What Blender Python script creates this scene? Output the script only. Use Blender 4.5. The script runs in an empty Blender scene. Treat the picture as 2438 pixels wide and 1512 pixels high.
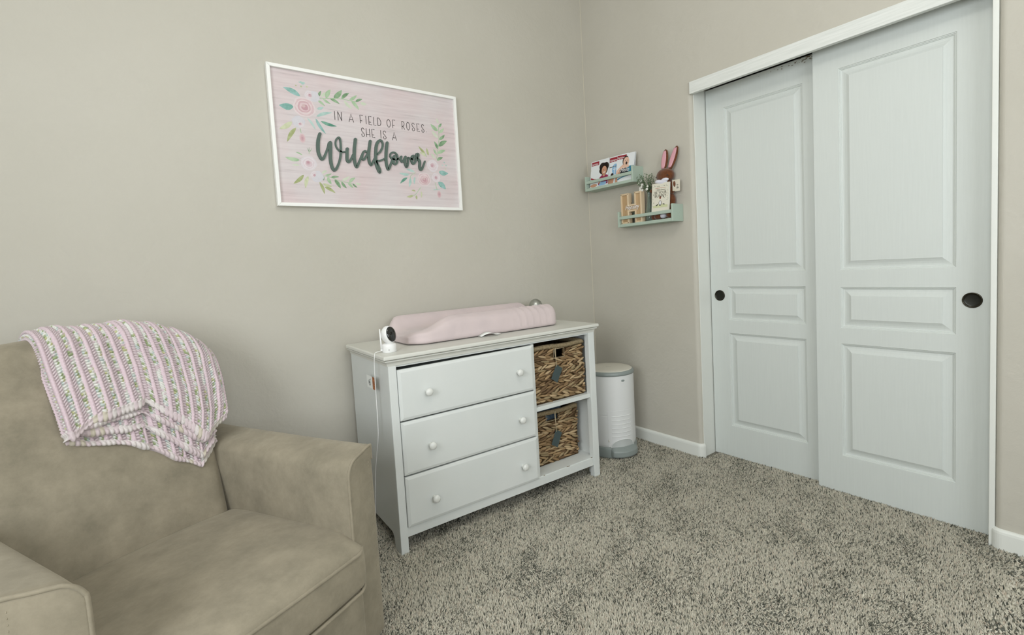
import bpy, bmesh, math, random
import numpy as np
from mathutils import Vector, Matrix

random.seed(7)
rng = np.random.default_rng(7)
scene = bpy.context.scene
col = scene.collection
PI = math.pi

# ------------------------------------------------------------------ camera
cam_d = bpy.data.cameras.new('camera')
cam_d.sensor_fit = 'HORIZONTAL'
cam_d.sensor_width = 36.0
cam_d.lens = 1161.0755 / 2438 * 36.0
cam_d.shift_y = -45.357 / 2438
cam_d.clip_start = 0.02
cam = bpy.data.objects.new('camera', cam_d)
col.objects.link(cam)
RX = (0.79780591, -0.60026561, -0.05645286)
RY = (0.08467424, 0.01884758, 0.99623042)
RF = (0.59693886, 0.79957862, -0.06586375)
CAMP = (-2.4585, -2.3556, 1.1429)
cam.matrix_world = Matrix(((RX[0], RY[0], -RF[0], CAMP[0]), (RX[1], RY[1], -RF[1], CAMP[1]),
                           (RX[2], RY[2], -RF[2], CAMP[2]), (0, 0, 0, 1)))
scene.camera = cam

# ------------------------------------------------------------------ world, lights, exposure
world = bpy.data.worlds.new('daylight_sky')
scene.world = world
world.use_nodes = True
wn = world.node_tree.nodes
wn['Background'].inputs[0].default_value = (0.62, 0.74, 0.95, 1)
wn['Background'].inputs[1].default_value = 1.0

def area(name, loc, direction, sx, sy, power, colr):
    d = bpy.data.lights.new(name, 'AREA')
    d.shape = 'RECTANGLE'; d.size = sx; d.size_y = sy; d.energy = power; d.color = colr
    o = bpy.data.objects.new(name, d); col.objects.link(o)
    o.location = loc
    o.rotation_euler = Vector(direction).to_track_quat('-Z', 'Y').to_euler()
    return o
SOUTH_W, WEST_W, LAMP_W = 44, 68, 18
# daylight that comes in through the two windows of the room (behind and beside the camera)
area('window_daylight', (-1.95, -3.97, 1.62), (0, 1, -0.05), 2.0, 1.5, SOUTH_W, (0.95, 0.985, 1.0))
area('window_daylight.001', (-4.06, -2.35, 1.62), (1, 0, -0.05), 1.7, 1.5, WEST_W, (0.95, 0.985, 1.0))
# the flush ceiling lamp of the room
lamp_d = bpy.data.lights.new('ceiling_lamp_light', 'POINT'); lamp_d.energy = LAMP_W; lamp_d.color = (1.0, 0.965, 0.91); lamp_d.shadow_soft_size = 0.13
lamp_o = bpy.data.objects.new('ceiling_lamp_light', lamp_d); col.objects.link(lamp_o); lamp_o.location = (-1.75, -1.95, 2.72)

vs = scene.view_settings
vs.view_transform = 'Standard'
vs.look = 'None'
vs.exposure = 0.0
vs.gamma = 1.0
vs.use_curve_mapping = False

# ------------------------------------------------------------------ material helpers
def lin(c):
    c = c / 255.0
    return c / 12.92 if c <= 0.04045 else ((c + 0.055) / 1.055) ** 2.4
def rgb(r, g, b): return (lin(r), lin(g), lin(b), 1.0)

def mat(name, color, rough=0.6, spec=0.3, metal=0.0, noise=None, bump=None, sheen=0.0, coat=0.0):
    """noise=(scale, colour2, contrast_lo, contrast_hi), bump=(scale, strength, distance, detail)"""
    m = bpy.data.materials.new(name); m.use_nodes = True
    nt = m.node_tree; N = nt.nodes; L = nt.links
    p = N['Principled BSDF']
    p.inputs['Base Color'].default_value = color
    p.inputs['Roughness'].default_value = rough
    p.inputs['Specular IOR Level'].default_value = spec
    p.inputs['Metallic'].default_value = metal
    p.inputs['Sheen Weight'].default_value = sheen
    p.inputs['Coat Weight'].default_value = coat
    tc = None
    def coord():
        nonlocal tc
        if tc is None: tc = N.new('ShaderNodeTexCoord')
        return tc.outputs['Object']
    if noise:
        n = N.new('ShaderNodeTexNoise'); n.inputs['Scale'].default_value = noise[0]; n.inputs['Detail'].default_value = 4
        L.new(coord(), n.inputs['Vector'])
        r = N.new('ShaderNodeValToRGB'); L.new(n.outputs['Fac'], r.inputs['Fac'])
        r.color_ramp.elements[0].position = noise[2]; r.color_ramp.elements[1].position = noise[3]
        r.color_ramp.elements[0].color = color; r.color_ramp.elements[1].color = noise[1]
        L.new(r.outputs['Color'], p.inputs['Base Color'])
    if bump:
        n = N.new('ShaderNodeTexNoise'); n.inputs['Scale'].default_value = bump[0]
        n.inputs['Detail'].default_value = bump[3] if len(bump) > 3 else 3
        L.new(coord(), n.inputs['Vector'])
        b = N.new('ShaderNodeBump'); b.inputs['Strength'].default_value = bump[1]; b.inputs['Distance'].default_value = bump[2]
        L.new(n.outputs['Fac'], b.inputs['Height']); L.new(b.outputs['Normal'], p.inputs['Normal'])
    return m

def attr_mat(name, attr, rough=0.9, bump=None, sheen=0.0, spec=0.2):
    m = mat(name, (0.5, 0.5, 0.5, 1), rough, spec, bump=bump, sheen=sheen)
    a = m.node_tree.nodes.new('ShaderNodeAttribute'); a.attribute_name = attr
    m.node_tree.links.new(a.outputs['Color'], m.node_tree.nodes['Principled BSDF'].inputs['Base Color'])
    return m

def wall_material():
    m = bpy.data.materials.new('textured_wall_paint'); m.use_nodes = True
    nt = m.node_tree; N = nt.nodes; L = nt.links; p = N['Principled BSDF']
    p.inputs['Roughness'].default_value = 0.62; p.inputs['Specular IOR Level'].default_value = 0.25
    tc = N.new('ShaderNodeTexCoord')
    n0 = N.new('ShaderNodeTexNoise'); n0.inputs['Scale'].default_value = 1.3; n0.inputs['Detail'].default_value = 5
    L.new(tc.outputs['Object'], n0.inputs['Vector'])
    r0 = N.new('ShaderNodeValToRGB'); L.new(n0.outputs['Fac'], r0.inputs['Fac'])
    r0.color_ramp.elements[0].position = 0.3; r0.color_ramp.elements[1].position = 0.72
    r0.color_ramp.elements[0].color = WALL_A; r0.color_ramp.elements[1].color = WALL_B
    L.new(r0.outputs['Color'], p.inputs['Base Color'])
    # knock-down plaster: warped islands with soft rims plus a fine roller stipple
    nw = N.new('ShaderNodeTexNoise'); nw.inputs['Scale'].default_value = 9; nw.inputs['Detail'].default_value = 2
    L.new(tc.outputs['Object'], nw.inputs['Vector'])
    mx = N.new('ShaderNodeVectorMath'); mx.operation = 'SCALE'; mx.inputs['Scale'].default_value = 0.09
    L.new(nw.outputs['Color'], mx.inputs[0])
    ad = N.new('ShaderNodeVectorMath'); ad.operation = 'ADD'
    L.new(tc.outputs['Object'], ad.inputs[0]); L.new(mx.outputs['Vector'], ad.inputs[1])
    n1 = N.new('ShaderNodeTexNoise'); n1.inputs['Scale'].default_value = 20; n1.inputs['Detail'].default_value = 2
    n1.inputs['Roughness'].default_value = 0.55
    L.new(ad.outputs['Vector'], n1.inputs['Vector'])
    r1 = N.new('ShaderNodeValToRGB'); L.new(n1.outputs['Fac'], r1.inputs['Fac'])
    r1.color_ramp.elements[0].position = 0.42; r1.color_ramp.elements[1].position = 0.60
    n2 = N.new('ShaderNodeTexNoise'); n2.inputs['Scale'].default_value = 190; n2.inputs['Detail'].default_value = 3
    L.new(tc.outputs['Object'], n2.inputs['Vector'])
    b1 = N.new('ShaderNodeBump'); b1.inputs['Strength'].default_value = 0.13; b1.inputs['Distance'].default_value = 0.004
    L.new(r1.outputs['Color'], b1.inputs['Height'])
    b2 = N.new('ShaderNodeBump'); b2.inputs['Strength'].default_value = 0.22; b2.inputs['Distance'].default_value = 0.0016
    L.new(n2.outputs['Fac'], b2.inputs['Height']); L.new(b1.outputs['Normal'], b2.inputs['Normal'])
    L.new(b2.outputs['Normal'], p.inputs['Normal'])
    return m

def grain_material(name, c1, c2, axis, scale=60, bump=0.25, rough=0.55, spec=0.35):
    """painted or bare wood with fine streaks along one local axis (0,1,2)"""
    m = bpy.data.materials.new(name); m.use_nodes = True
    nt = m.node_tree; N = nt.nodes; L = nt.links; p = N['Principled BSDF']
    p.inputs['Roughness'].default_value = rough; p.inputs['Specular IOR Level'].default_value = spec
    tc = N.new('ShaderNodeTexCoord'); mp = N.new('ShaderNodeMapping')
    s = [scale, scale, scale]; s[axis] = scale / 22
    mp.inputs['Scale'].default_value = s
    L.new(tc.outputs['Object'], mp.inputs['Vector'])
    n = N.new('ShaderNodeTexNoise'); n.inputs['Scale'].default_value = 1.0; n.inputs['Detail'].default_value = 5
    L.new(mp.outputs['Vector'], n.inputs['Vector'])
    r = N.new('ShaderNodeValToRGB'); L.new(n.outputs['Fac'], r.inputs['Fac'])
    r.color_ramp.elements[0].position = 0.3; r.color_ramp.elements[1].position = 0.7
    r.color_ramp.elements[0].color = c1; r.color_ramp.elements[1].color = c2
    L.new(r.outputs['Color'], p.inputs['Base Color'])
    b = N.new('ShaderNodeBump'); b.inputs['Strength'].default_value = bump; b.inputs['Distance'].default_value = 0.001
    L.new(n.outputs['Fac'], b.inputs['Height']); L.new(b.outputs['Normal'], p.inputs['Normal'])
    return m

# ------------------------------------------------------------------ mesh helpers
class MB:
    def __init__(s): s.v = []; s.f = []; s.mi = []
    def add(s, verts, faces, mi=0):
        o = len(s.v); s.v += [tuple(p) for p in verts]
        s.f += [tuple(i + o for i in f) for f in faces]; s.mi += [mi] * len(faces)
        return s
    def box(s, x0, x1, y0, y1, z0, z1, mi=0):
        v = [(x, y, z) for x in (x0, x1) for y in (y0, y1) for z in (z0, z1)]
        return s.add(v, [(0, 1, 3, 2), (4, 6, 7, 5), (0, 4, 5, 1), (2, 3, 7, 6), (0, 2, 6, 4), (1, 5, 7, 3)], mi)
    def rings(s, rings, close_u=True, cap0=True, cap1=True, mi=0):
        n = len(rings[0]); v = [p for r in rings for p in r]; f = []
        for i in range(len(rings) - 1):
            for j in range(n if close_u else n - 1):
                a = i * n + j; b = i * n + (j + 1) % n
                f.append((a, b, b + n, a + n))
        if cap0: f.append(tuple(range(n - 1, -1, -1)))
        if cap1: f.append(tuple(range((len(rings) - 1) * n, len(rings) * n)))
        return s.add(v, f, mi)
    def lathe(s, prof, n=32, c=(0, 0, 0), axis='z', cap0=True, cap1=True, mi=0):
        R = []
        for r, h in prof:
            ring = []
            for k in range(n):
                a = 2 * PI * k / n; x, y = r * math.cos(a), r * math.sin(a)
                q = (x, y, h) if axis == 'z' else ((x, -h, y) if axis == 'y' else (h, x, y))
                ring.append((c[0] + q[0], c[1] + q[1], c[2] + q[2]))
            R.append(ring)
        return s.rings(R, True, cap0, cap1, mi)
    def tube(s, pts, r, n=8, closed=False, mi=0):
        P = [Vector(p) for p in pts]; m = len(P); R = []
        rr = r if isinstance(r, (list, tuple)) else [r] * m
        up = None
        for i in range(m):
            if closed: t = P[(i + 1) % m] - P[i - 1]
            else: t = P[min(i + 1, m - 1)] - P[max(i - 1, 0)]
            if t.length < 1e-9: t = Vector((0, 0, 1))
            t.normalize()
            if up is None:
                up = t.orthogonal().normalized()
            else:
                up = (up - t * up.dot(t))
                up = up.normalized() if up.length > 1e-6 else t.orthogonal().normalized()
            w = t.cross(up)
            R.append([tuple(P[i] + (up * math.cos(2 * PI * k / n) + w * math.sin(2 * PI * k / n)) * rr[i]) for k in range(n)])
        if closed: R.append(R[0])
        return s.rings(R, True, not closed, not closed, mi)
    def prism(s, poly, y0, y1, mi=0):
        """polygon in the xz plane (counter-clockwise seen from -y), extruded from y0 (front) to y1"""
        n = len(poly)
        v = [(p[0], y0, p[1]) for p in poly] + [(p[0], y1, p[1]) for p in poly]
        f = [tuple(range(n)), tuple(range(2 * n - 1, n - 1, -1))]
        f += [(i, i + n, (i + 1) % n + n, (i + 1) % n) for i in range(n)]
        return s.add(v, f, mi)
    def ball(s, c, r, nu=12, nv=8, mi=0):
        rx, ry, rz = (r, r, r) if not isinstance(r, (tuple, list)) else r
        R = []
        for i in range(1, nv):
            t = PI * i / nv
            R.append([(c[0] + rx * math.sin(t) * math.cos(2 * PI * k / nu), c[1] + ry * math.sin(t) * math.sin(2 * PI * k / nu),
                       c[2] - rz * math.cos(t)) for k in range(nu)])
        o = len(s.v)
        s.rings(R, True, False, False, mi)
        b = len(s.v); s.v.append((c[0], c[1], c[2] - rz)); s.v.append((c[0], c[1], c[2] + rz))
        l = o + (nv - 2) * nu
        for k in range(nu):
            s.f.append((b, o + (k + 1) % nu, o + k)); s.f.append((b + 1, l + k, l + (k + 1) % nu)); s.mi += [mi, mi]
        return s
    def xf(s, M, start=0):
        for i in range(start, len(s.v)): s.v[i] = tuple(M @ Vector(s.v[i]))
        return s
    def build(s, name, m, parent=None, smooth=False, bevel=0, seg=2, fix=True, sub=0, angle=40):
        me = bpy.data.meshes.new(name)
        me.from_pydata(s.v, [], s.f)
        ms = m if isinstance(m, (list, tuple)) else [m]
        for k in ms: me.materials.append(k)
        if len(ms) > 1: me.polygons.foreach_set('material_index', s.mi)
        if fix:
            bm = bmesh.new(); bm.from_mesh(me)
            bmesh.ops.recalc_face_normals(bm, faces=bm.faces); bm.to_mesh(me); bm.free()
        if smooth: me.polygons.foreach_set('use_smooth', [True] * len(me.polygons))
        me.update()
        o = bpy.data.objects.new(name, me); col.objects.link(o)
        if parent is not None: o.parent = parent
        if bevel:
            b = o.modifiers.new('bevel', 'BEVEL'); b.width = bevel; b.segments = seg; b.limit_method = 'ANGLE'; b.angle_limit = math.radians(angle)
            b.harden_normals = False
            me.polygons.foreach_set('use_smooth', [True] * len(me.polygons))
            w = o.modifiers.new('wn', 'WEIGHTED_NORMAL'); w.keep_sharp = True
        if sub:
            u = o.modifiers.new('sub', 'SUBSURF'); u.levels = sub; u.render_levels = sub
        return o

def np_mesh(name, verts, quads, m, parent=None, smooth=True, colors=None, attr='yarn', tris=False):
    me = bpy.data.meshes.new(name)
    k = 3 if tris else 4
    verts = np.ascontiguousarray(verts, dtype=np.float32); quads = np.ascontiguousarray(quads, dtype=np.int32)
    me.vertices.add(len(verts)); me.vertices.foreach_set('co', verts.ravel())
    me.loops.add(len(quads) * k); me.loops.foreach_set('vertex_index', quads.ravel())
    me.polygons.add(len(quads)); me.polygons.foreach_set('loop_start', np.arange(0, len(quads) * k, k, dtype=np.int32))
    me.materials.append(m)
    if smooth: me.polygons.foreach_set('use_smooth', np.ones(len(quads), dtype=bool))
    if colors is not None:
        a = me.attributes.new(attr, 'FLOAT_COLOR', 'POINT')
        c = np.ones((len(verts), 4), dtype=np.float32); c[:, :3] = colors
        a.data.foreach_set('color', c.ravel())
    me.update(calc_edges=True)
    o = bpy.data.objects.new(name, me); col.objects.link(o)
    if parent is not None: o.parent = parent
    return o

def grid_quads(nr, nc):
    i, j = np.meshgrid(np.arange(nr - 1), np.arange(nc - 1), indexing='ij')
    a = (i * nc + j).ravel()
    return np.stack([a, a + 1, a + nc + 1, a + nc], 1)

def tag(o, label=None, cat=None, group=None, kind=None):
    if label: o['label'] = label
    if cat: o['category'] = cat
    if group: o['group'] = group
    if kind: o['kind'] = kind
    return o
def thing(name, loc, rz, label, cat, group=None):
    o = bpy.data.objects.new(name, None); col.objects.link(o)
    o.location = loc; o.rotation_euler = (0, 0, rz); o.empty_display_size = 0.05
    return tag(o, label, cat, group)
def struct(o, label=None):
    o['kind'] = 'structure'
    if label: o['label'] = label
    return o

def spline(pts, n=8, closed=False):
    """Catmull-Rom through points of any dimension"""
    P = np.array(pts, float); m = len(P); out = []
    rng_ = range(m) if closed else range(m - 1)
    for i in rng_:
        if closed: a, b, c, d = P[i - 1], P[i], P[(i + 1) % m], P[(i + 2) % m]
        else: a, b, c, d = P[max(i - 1, 0)], P[i], P[i + 1], P[min(i + 2, m - 1)]
        for k in range(n):
            t = k / n
            out.append(0.5 * ((2 * b) + (-a + c) * t + (2 * a - 5 * b + 4 * c - d) * t * t + (-a + 3 * b - 3 * c + d) * t ** 3))
    if not closed: out.append(P[-1])
    return np.array(out)

def rbox(sx, sy, sz, r, n=10, fn=None):
    """rounded box with gridded faces (centre at origin); fn deforms each vertex. returns (verts, faces)"""
    r = r if isinstance(r, (tuple, list)) else (r, r, r)
    bm = bmesh.new()
    bmesh.ops.create_cube(bm, size=2.0)
    bmesh.ops.subdivide_edges(bm, edges=bm.edges[:], cuts=n, use_grid_fill=True)
    H = (sx / 2, sy / 2, sz / 2)
    for v in bm.verts:
        q = []; o = []
        for k in range(3):
            t = v.co[k]
            # push samples towards the rounded zone
            t = math.copysign(1 - (1 - abs(t)) ** 1.6, t) if abs(t) < 1 else t
            p = t * H[k]; inn = H[k] - r[k]
            c = max(-inn, min(inn, p)); q.append(c); o.append((p - c) / r[k] if r[k] > 0 else 0)
        O = Vector(o)
        l = max(abs(O.x), abs(O.y), abs(O.z))
        if O.length > 1e-9: O = O * (l / O.length)
        p = Vector((q[0] + O.x * r[0], q[1] + O.y * r[1], q[2] + O.z * r[2]))
        v.co = fn(p) if fn else p
    V = [tuple(v.co) for v in bm.verts]; F = [tuple(w.index for w in f.verts) for f in bm.faces]
    bm.free()
    return V, F

def text_mesh(name, body, size, m, parent, loc, extrude=0.0004, shear=0.0, sx=1.0, align='LEFT', tilt=0.0, rz=0.0):
    """flat lettering standing in the local xz plane, facing -y"""
    c = bpy.data.curves.new(name, 'FONT'); c.body = body; c.size = size; c.shear = shear
    c.extrude = extrude; c.align_x = align; c.resolution_u = 3
    t = bpy.data.objects.new(name + '_tmp', c); col.objects.link(t)
    dg = bpy.context.evaluated_depsgraph_get()
    me = bpy.data.meshes.new_from_object(t.evaluated_get(dg))
    bpy.data.objects.remove(t); bpy.data.curves.remove(c)
    me.transform(Matrix.Rotation(tilt, 4, 'Y') @ Matrix.Diagonal((sx, 1, 1, 1)) @ Matrix.Rotation(PI / 2, 4, 'X') if True else None)
    me.transform(Matrix.Translation(loc))
    me.name = name; me.materials.clear(); me.materials.append(m)
    o = bpy.data.objects.new(name, me); col.objects.link(o)
    if parent is not None: o.parent = parent
    return o

def ribbon(mb, pts, y0, y1, mi=0, cap=6):
    """stroke of varying half-width in the xz plane: pts (x, z, r); solid between y0 (front) and y1 (back)"""
    P = np.array(pts); m = len(P); L = []; Rr = []
    T = np.gradient(P[:, :2], axis=0); T /= np.maximum(np.linalg.norm(T, axis=1, keepdims=True), 1e-9)
    Nn = np.stack([-T[:, 1], T[:, 0]], 1)
    L = P[:, :2] + Nn * P[:, 2:3]; Rr = P[:, :2] - Nn * P[:, 2:3]
    def arc(c, t, r, sgn):
        a0 = math.atan2(t[1], t[0]); return [c + r * np.array([math.cos(a0 + sgn * (PI / 2 - PI * k / (cap + 1))), math.sin(a0 + sgn * (PI / 2 - PI * k / (cap + 1)))]) for k in range(1, cap + 1)]
    e = arc(P[-1, :2], T[-1], P[-1, 2], 1)
    s0 = arc(P[0, :2], -T[0], P[0, 2], 1)
    v = []; f = []
    for y in (y0, y1):
        v += [(a[0], y, a[1]) for a in L] + [(a[0], y, a[1]) for a in Rr] + [(a[0], y, a[1]) for a in e] + [(a[0], y, a[1]) for a in s0]
    h = 2 * m + 2 * cap
    for i in range(m - 1):
        f.append((i, i + 1, m + i + 1, m + i)); f.append((h + i + 1, h + i, h + m + i, h + m + i + 1))
    fe = [m - 1] + list(range(2 * m, 2 * m + cap)) + [2 * m - 1]
    fs = [m] + list(range(2 * m + cap, h)) + [0]
    f.append(tuple(fe)); f.append(tuple(h + i for i in reversed(fe))); f.append(tuple(fs)); f.append(tuple(h + i for i in reversed(fs)))
    loop = list(range(m)) + list(range(2 * m, 2 * m + cap)) + list(range(2 * m - 1, m - 1, -1)) + list(range(2 * m + cap, h))
    for i in range(len(loop)):
        a, b = loop[i], loop[(i + 1) % len(loop)]
        f.append((a, a + h, b + h, b))
    mb.add(v, f, mi)

# ------------------------------------------------------------------ colours and materials
WALL_A = rgb(190, 186, 174); WALL_B = rgb(197, 193, 182)
M = {}
M['wall'] = wall_material()
M['ceiling'] = mat('ceiling_paint', rgb(240, 239, 234), 0.8, 0.2, bump=(60, 0.2, 0.003))
M['trim'] = mat('white_trim_paint', rgb(226, 228, 222), 0.42, 0.4, bump=(120, 0.06, 0.001))
M['header'] = grain_material('white_grained_fascia', rgb(214, 217, 212), rgb(228, 230, 226), 1, 140, 0.2, 0.5)
M['caulk'] = mat('cream_caulk', rgb(216, 210, 192), 0.5, 0.3)
M['dresser'] = mat('white_lacquer', rgb(214, 218, 215), 0.4, 0.4, noise=(3, rgb(220, 223, 220), 0.3, 0.7), bump=(700, 0.07, 0.0006))
M['dresser_top'] = mat('white_lacquer_top', rgb(214, 214, 206), 0.36, 0.4, bump=(700, 0.05, 0.0005))
M['knob'] = mat('white_gloss_knob', rgb(222, 223, 218), 0.16, 0.5, coat=0.3)
M['dark_gap'] = mat('unlit_cabinet_inside', rgb(120, 116, 106), 0.9, 0.1)
M['floor'] = mat('carpet_backing', rgb(112, 109, 99), 1.0, 0.05, noise=(160, rgb(150, 146, 134), 0.35, 0.65), bump=(220, 0.8, 0.006))
M['pile'] = attr_mat('carpet_yarn', 'yarn', 0.95, spec=0.08)
M['sage'] = mat('sage_green_paint', rgb(172, 188, 174), 0.5, 0.35, bump=(300, 0.08, 0.0008))
M['white'] = mat('white_plastic', rgb(236, 236, 234), 0.3, 0.45)
M['pail'] = mat('white_pail_plastic', rgb(222, 223, 222), 0.32, 0.45)
M['lid'] = mat('cream_lid_plastic', rgb(214, 210, 198), 0.32, 0.45)
M['grey_plastic'] = mat('grey_green_plastic', rgb(138, 146, 143), 0.3, 0.45)
M['black_gloss'] = mat('black_glass', rgb(10, 12, 12), 0.06, 0.6, coat=0.5)
M['bronze'] = mat('dark_bronze_cup', rgb(40, 40, 34), 0.28, 0.5, metal=0.6)
M['bronze_rim'] = mat('dark_bronze_rim', rgb(58, 54, 44), 0.22, 0.5, metal=0.8)
M['silver'] = mat('brushed_silver', rgb(176, 178, 172), 0.28, 0.5, metal=0.9)

# traced outlines of the sign, in metres from its centre
WILD = [
 [(-0.2650,0.0267,0.0068),(-0.2698,0.0150,0.0068),(-0.2748,-0.0021,0.0075),(-0.2778,-0.0203,0.0078),(-0.2791,-0.0384,0.0078),(-0.2790,-0.0564,0.0075),(-0.2750,-0.0725,0.0072),(-0.2701,-0.0841,0.0067),(-0.2651,-0.0874,0.0068),(-0.2582,-0.0831,0.0060),(-0.2499,-0.0688,0.0053),(-0.2413,-0.0500,0.0049),(-0.2326,-0.0295,0.0053),(-0.2255,-0.0121,0.0069),(-0.2206,-0.0063,0.0052)],
 [(-0.2209,-0.0101,0.0073),(-0.2219,-0.0269,0.0073),(-0.2237,-0.0453,0.0076),(-0.2254,-0.0652,0.0076),(-0.2264,-0.0820,0.0076),(-0.2255,-0.1001,0.0076),(-0.2228,-0.1182,0.0073),(-0.2182,-0.1300,0.0069),(-0.2124,-0.1342,0.0064),(-0.2036,-0.1275,0.0058),(-0.1951,-0.1131,0.0053),(-0.1879,-0.0973,0.0050),(-0.1814,-0.0783,0.0050),(-0.1777,-0.0611,0.0050),(-0.1752,-0.0409,0.0050),(-0.1741,-0.0223,0.0047),(-0.1738,-0.0038,0.0044),(-0.1745,0.0099,0.0044),(-0.1778,0.0188,0.0041),(-0.1840,0.0182,0.0039),(-0.1915,0.0097,0.0039),(-0.1964,-0.0015,0.0037),(-0.1975,-0.0139,0.0037),(-0.1952,-0.0259,0.0037),(-0.1888,-0.0360,0.0037),(-0.1800,-0.0436,0.0039),(-0.1693,-0.0458,0.0037),(-0.1599,-0.0449,0.0038),(-0.1488,-0.0431,0.0038)],
 [(-0.1438,-0.0303,0.0073),(-0.1454,-0.0382,0.0066),(-0.1474,-0.0585,0.0071),(-0.1489,-0.0757,0.0071),(-0.1475,-0.0864,0.0066),(-0.1423,-0.0907,0.0057),(-0.1348,-0.0847,0.0051),(-0.1269,-0.0723,0.0048),(-0.1187,-0.0561,0.0051)],
 [(-0.1012,0.0192,0.0071),(-0.1048,0.0000,0.0071),(-0.1091,-0.0223,0.0074),(-0.1115,-0.0445,0.0074),(-0.1135,-0.0634,0.0073),(-0.1132,-0.0837,0.0070),(-0.1103,-0.1023,0.0067),(-0.1055,-0.1106,0.0064),(-0.1000,-0.1047,0.0058),(-0.0926,-0.0900,0.0051),(-0.0832,-0.0704,0.0048),(-0.0749,-0.0539,0.0052)],
 [(-0.0499,-0.0358,0.0046),(-0.0562,-0.0316,0.0042),(-0.0647,-0.0356,0.0046),(-0.0712,-0.0472,0.0052),(-0.0748,-0.0602,0.0055),(-0.0742,-0.0696,0.0052),(-0.0696,-0.0740,0.0045),(-0.0627,-0.0695,0.0046),(-0.0545,-0.0569,0.0046),(-0.0471,-0.0451,0.0046)],
 [(-0.0281,0.0189,0.0063),(-0.0328,-0.0024,0.0066),(-0.0376,-0.0252,0.0069),(-0.0409,-0.0462,0.0069),(-0.0418,-0.0670,0.0069),(-0.0399,-0.0844,0.0066),(-0.0333,-0.0960,0.0059),(-0.0261,-0.0899,0.0053),(-0.0194,-0.0773,0.0050),(-0.0118,-0.0639,0.0053)],
 [(0.0032,-0.0417,0.0043),(0.0140,-0.0327,0.0047),(0.0252,-0.0187,0.0047),(0.0332,-0.0018,0.0047),(0.0350,0.0130,0.0047),(0.0314,0.0241,0.0047),(0.0239,0.0281,0.0051),(0.0141,0.0223,0.0061),(0.0047,0.0084,0.0070),(-0.0007,-0.0099,0.0073),(-0.0037,-0.0294,0.0073),(-0.0058,-0.0489,0.0073),(-0.0072,-0.0667,0.0075),(-0.0071,-0.0828,0.0075),(-0.0039,-0.1003,0.0070),(0.0003,-0.1145,0.0063),(0.0055,-0.1270,0.0057),(0.0104,-0.1291,0.0050),(0.0127,-0.1201,0.0044),(0.0093,-0.1074,0.0040),(0.0033,-0.0933,0.0043),(-0.0034,-0.0793,0.0047),(0.0011,-0.0741,0.0042),(0.0132,-0.0724,0.0042),(0.0255,-0.0673,0.0042),(0.0363,-0.0616,0.0042),(0.0417,-0.0579,0.0044)],
 [(0.0589,0.0195,0.0068),(0.0550,0.0004,0.0072),(0.0510,-0.0212,0.0072),(0.0483,-0.0427,0.0071),(0.0466,-0.0640,0.0071),(0.0470,-0.0836,0.0071),(0.0503,-0.1013,0.0068),(0.0540,-0.1108,0.0065),(0.0596,-0.1055,0.0058),(0.0676,-0.0902,0.0051),(0.0758,-0.0732,0.0052),(0.0840,-0.0561,0.0060),(0.0920,-0.0423,0.0055)],
 [(0.0938,-0.0413,0.0052),(0.0876,-0.0558,0.0073),(0.0850,-0.0675,0.0066),(0.0869,-0.0789,0.0055),(0.0938,-0.0833,0.0048),(0.1023,-0.0761,0.0049),(0.1068,-0.0625,0.0049),(0.1085,-0.0491,0.0045),(0.1067,-0.0360,0.0042),(0.0983,-0.0269,0.0038),(0.0878,-0.0245,0.0038),(0.0769,-0.0288,0.0038),(0.0700,-0.0392,0.0038),(0.0720,-0.0505,0.0041),(0.0821,-0.0579,0.0045),(0.0944,-0.0602,0.0042),(0.1071,-0.0567,0.0042),(0.1182,-0.0525,0.0044)],
 [(0.1297,-0.0432,0.0056),(0.1255,-0.0510,0.0060),(0.1258,-0.0610,0.0056),(0.1317,-0.0680,0.0049),(0.1394,-0.0616,0.0049),(0.1475,-0.0492,0.0053),(0.1526,-0.0413,0.0057)],
 [(0.1515,-0.0439,0.0067),(0.1487,-0.0592,0.0071),(0.1485,-0.0759,0.0067),(0.1540,-0.0906,0.0060),(0.1608,-0.0851,0.0050),(0.1646,-0.0697,0.0046),(0.1665,-0.0544,0.0046),(0.1662,-0.0444,0.0043),(0.1735,-0.0463,0.0043),(0.1829,-0.0455,0.0047)],
 [(0.1845,-0.0496,0.0050),(0.1956,-0.0504,0.0047),(0.2037,-0.0413,0.0047),(0.2015,-0.0330,0.0047),(0.1930,-0.0328,0.0050),(0.1868,-0.0427,0.0057),(0.1848,-0.0580,0.0061),(0.1905,-0.0711,0.0057),(0.2000,-0.0687,0.0054),(0.2083,-0.0578,0.0051),(0.2167,-0.0453,0.0054)],
 [(0.2166,-0.0470,0.0054),(0.2145,-0.0353,0.0051),(0.2133,-0.0252,0.0047),(0.2184,-0.0196,0.0044),(0.2259,-0.0207,0.0044),(0.2263,-0.0292,0.0047),(0.2208,-0.0398,0.0062),(0.2241,-0.0481,0.0065),(0.2302,-0.0561,0.0069),(0.2303,-0.0698,0.0069),(0.2284,-0.0836,0.0069),(0.2304,-0.0971,0.0066),(0.2368,-0.1000,0.0058),(0.2442,-0.0910,0.0051),(0.2531,-0.0732,0.0044),(0.2610,-0.0554,0.0041)],
]
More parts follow.
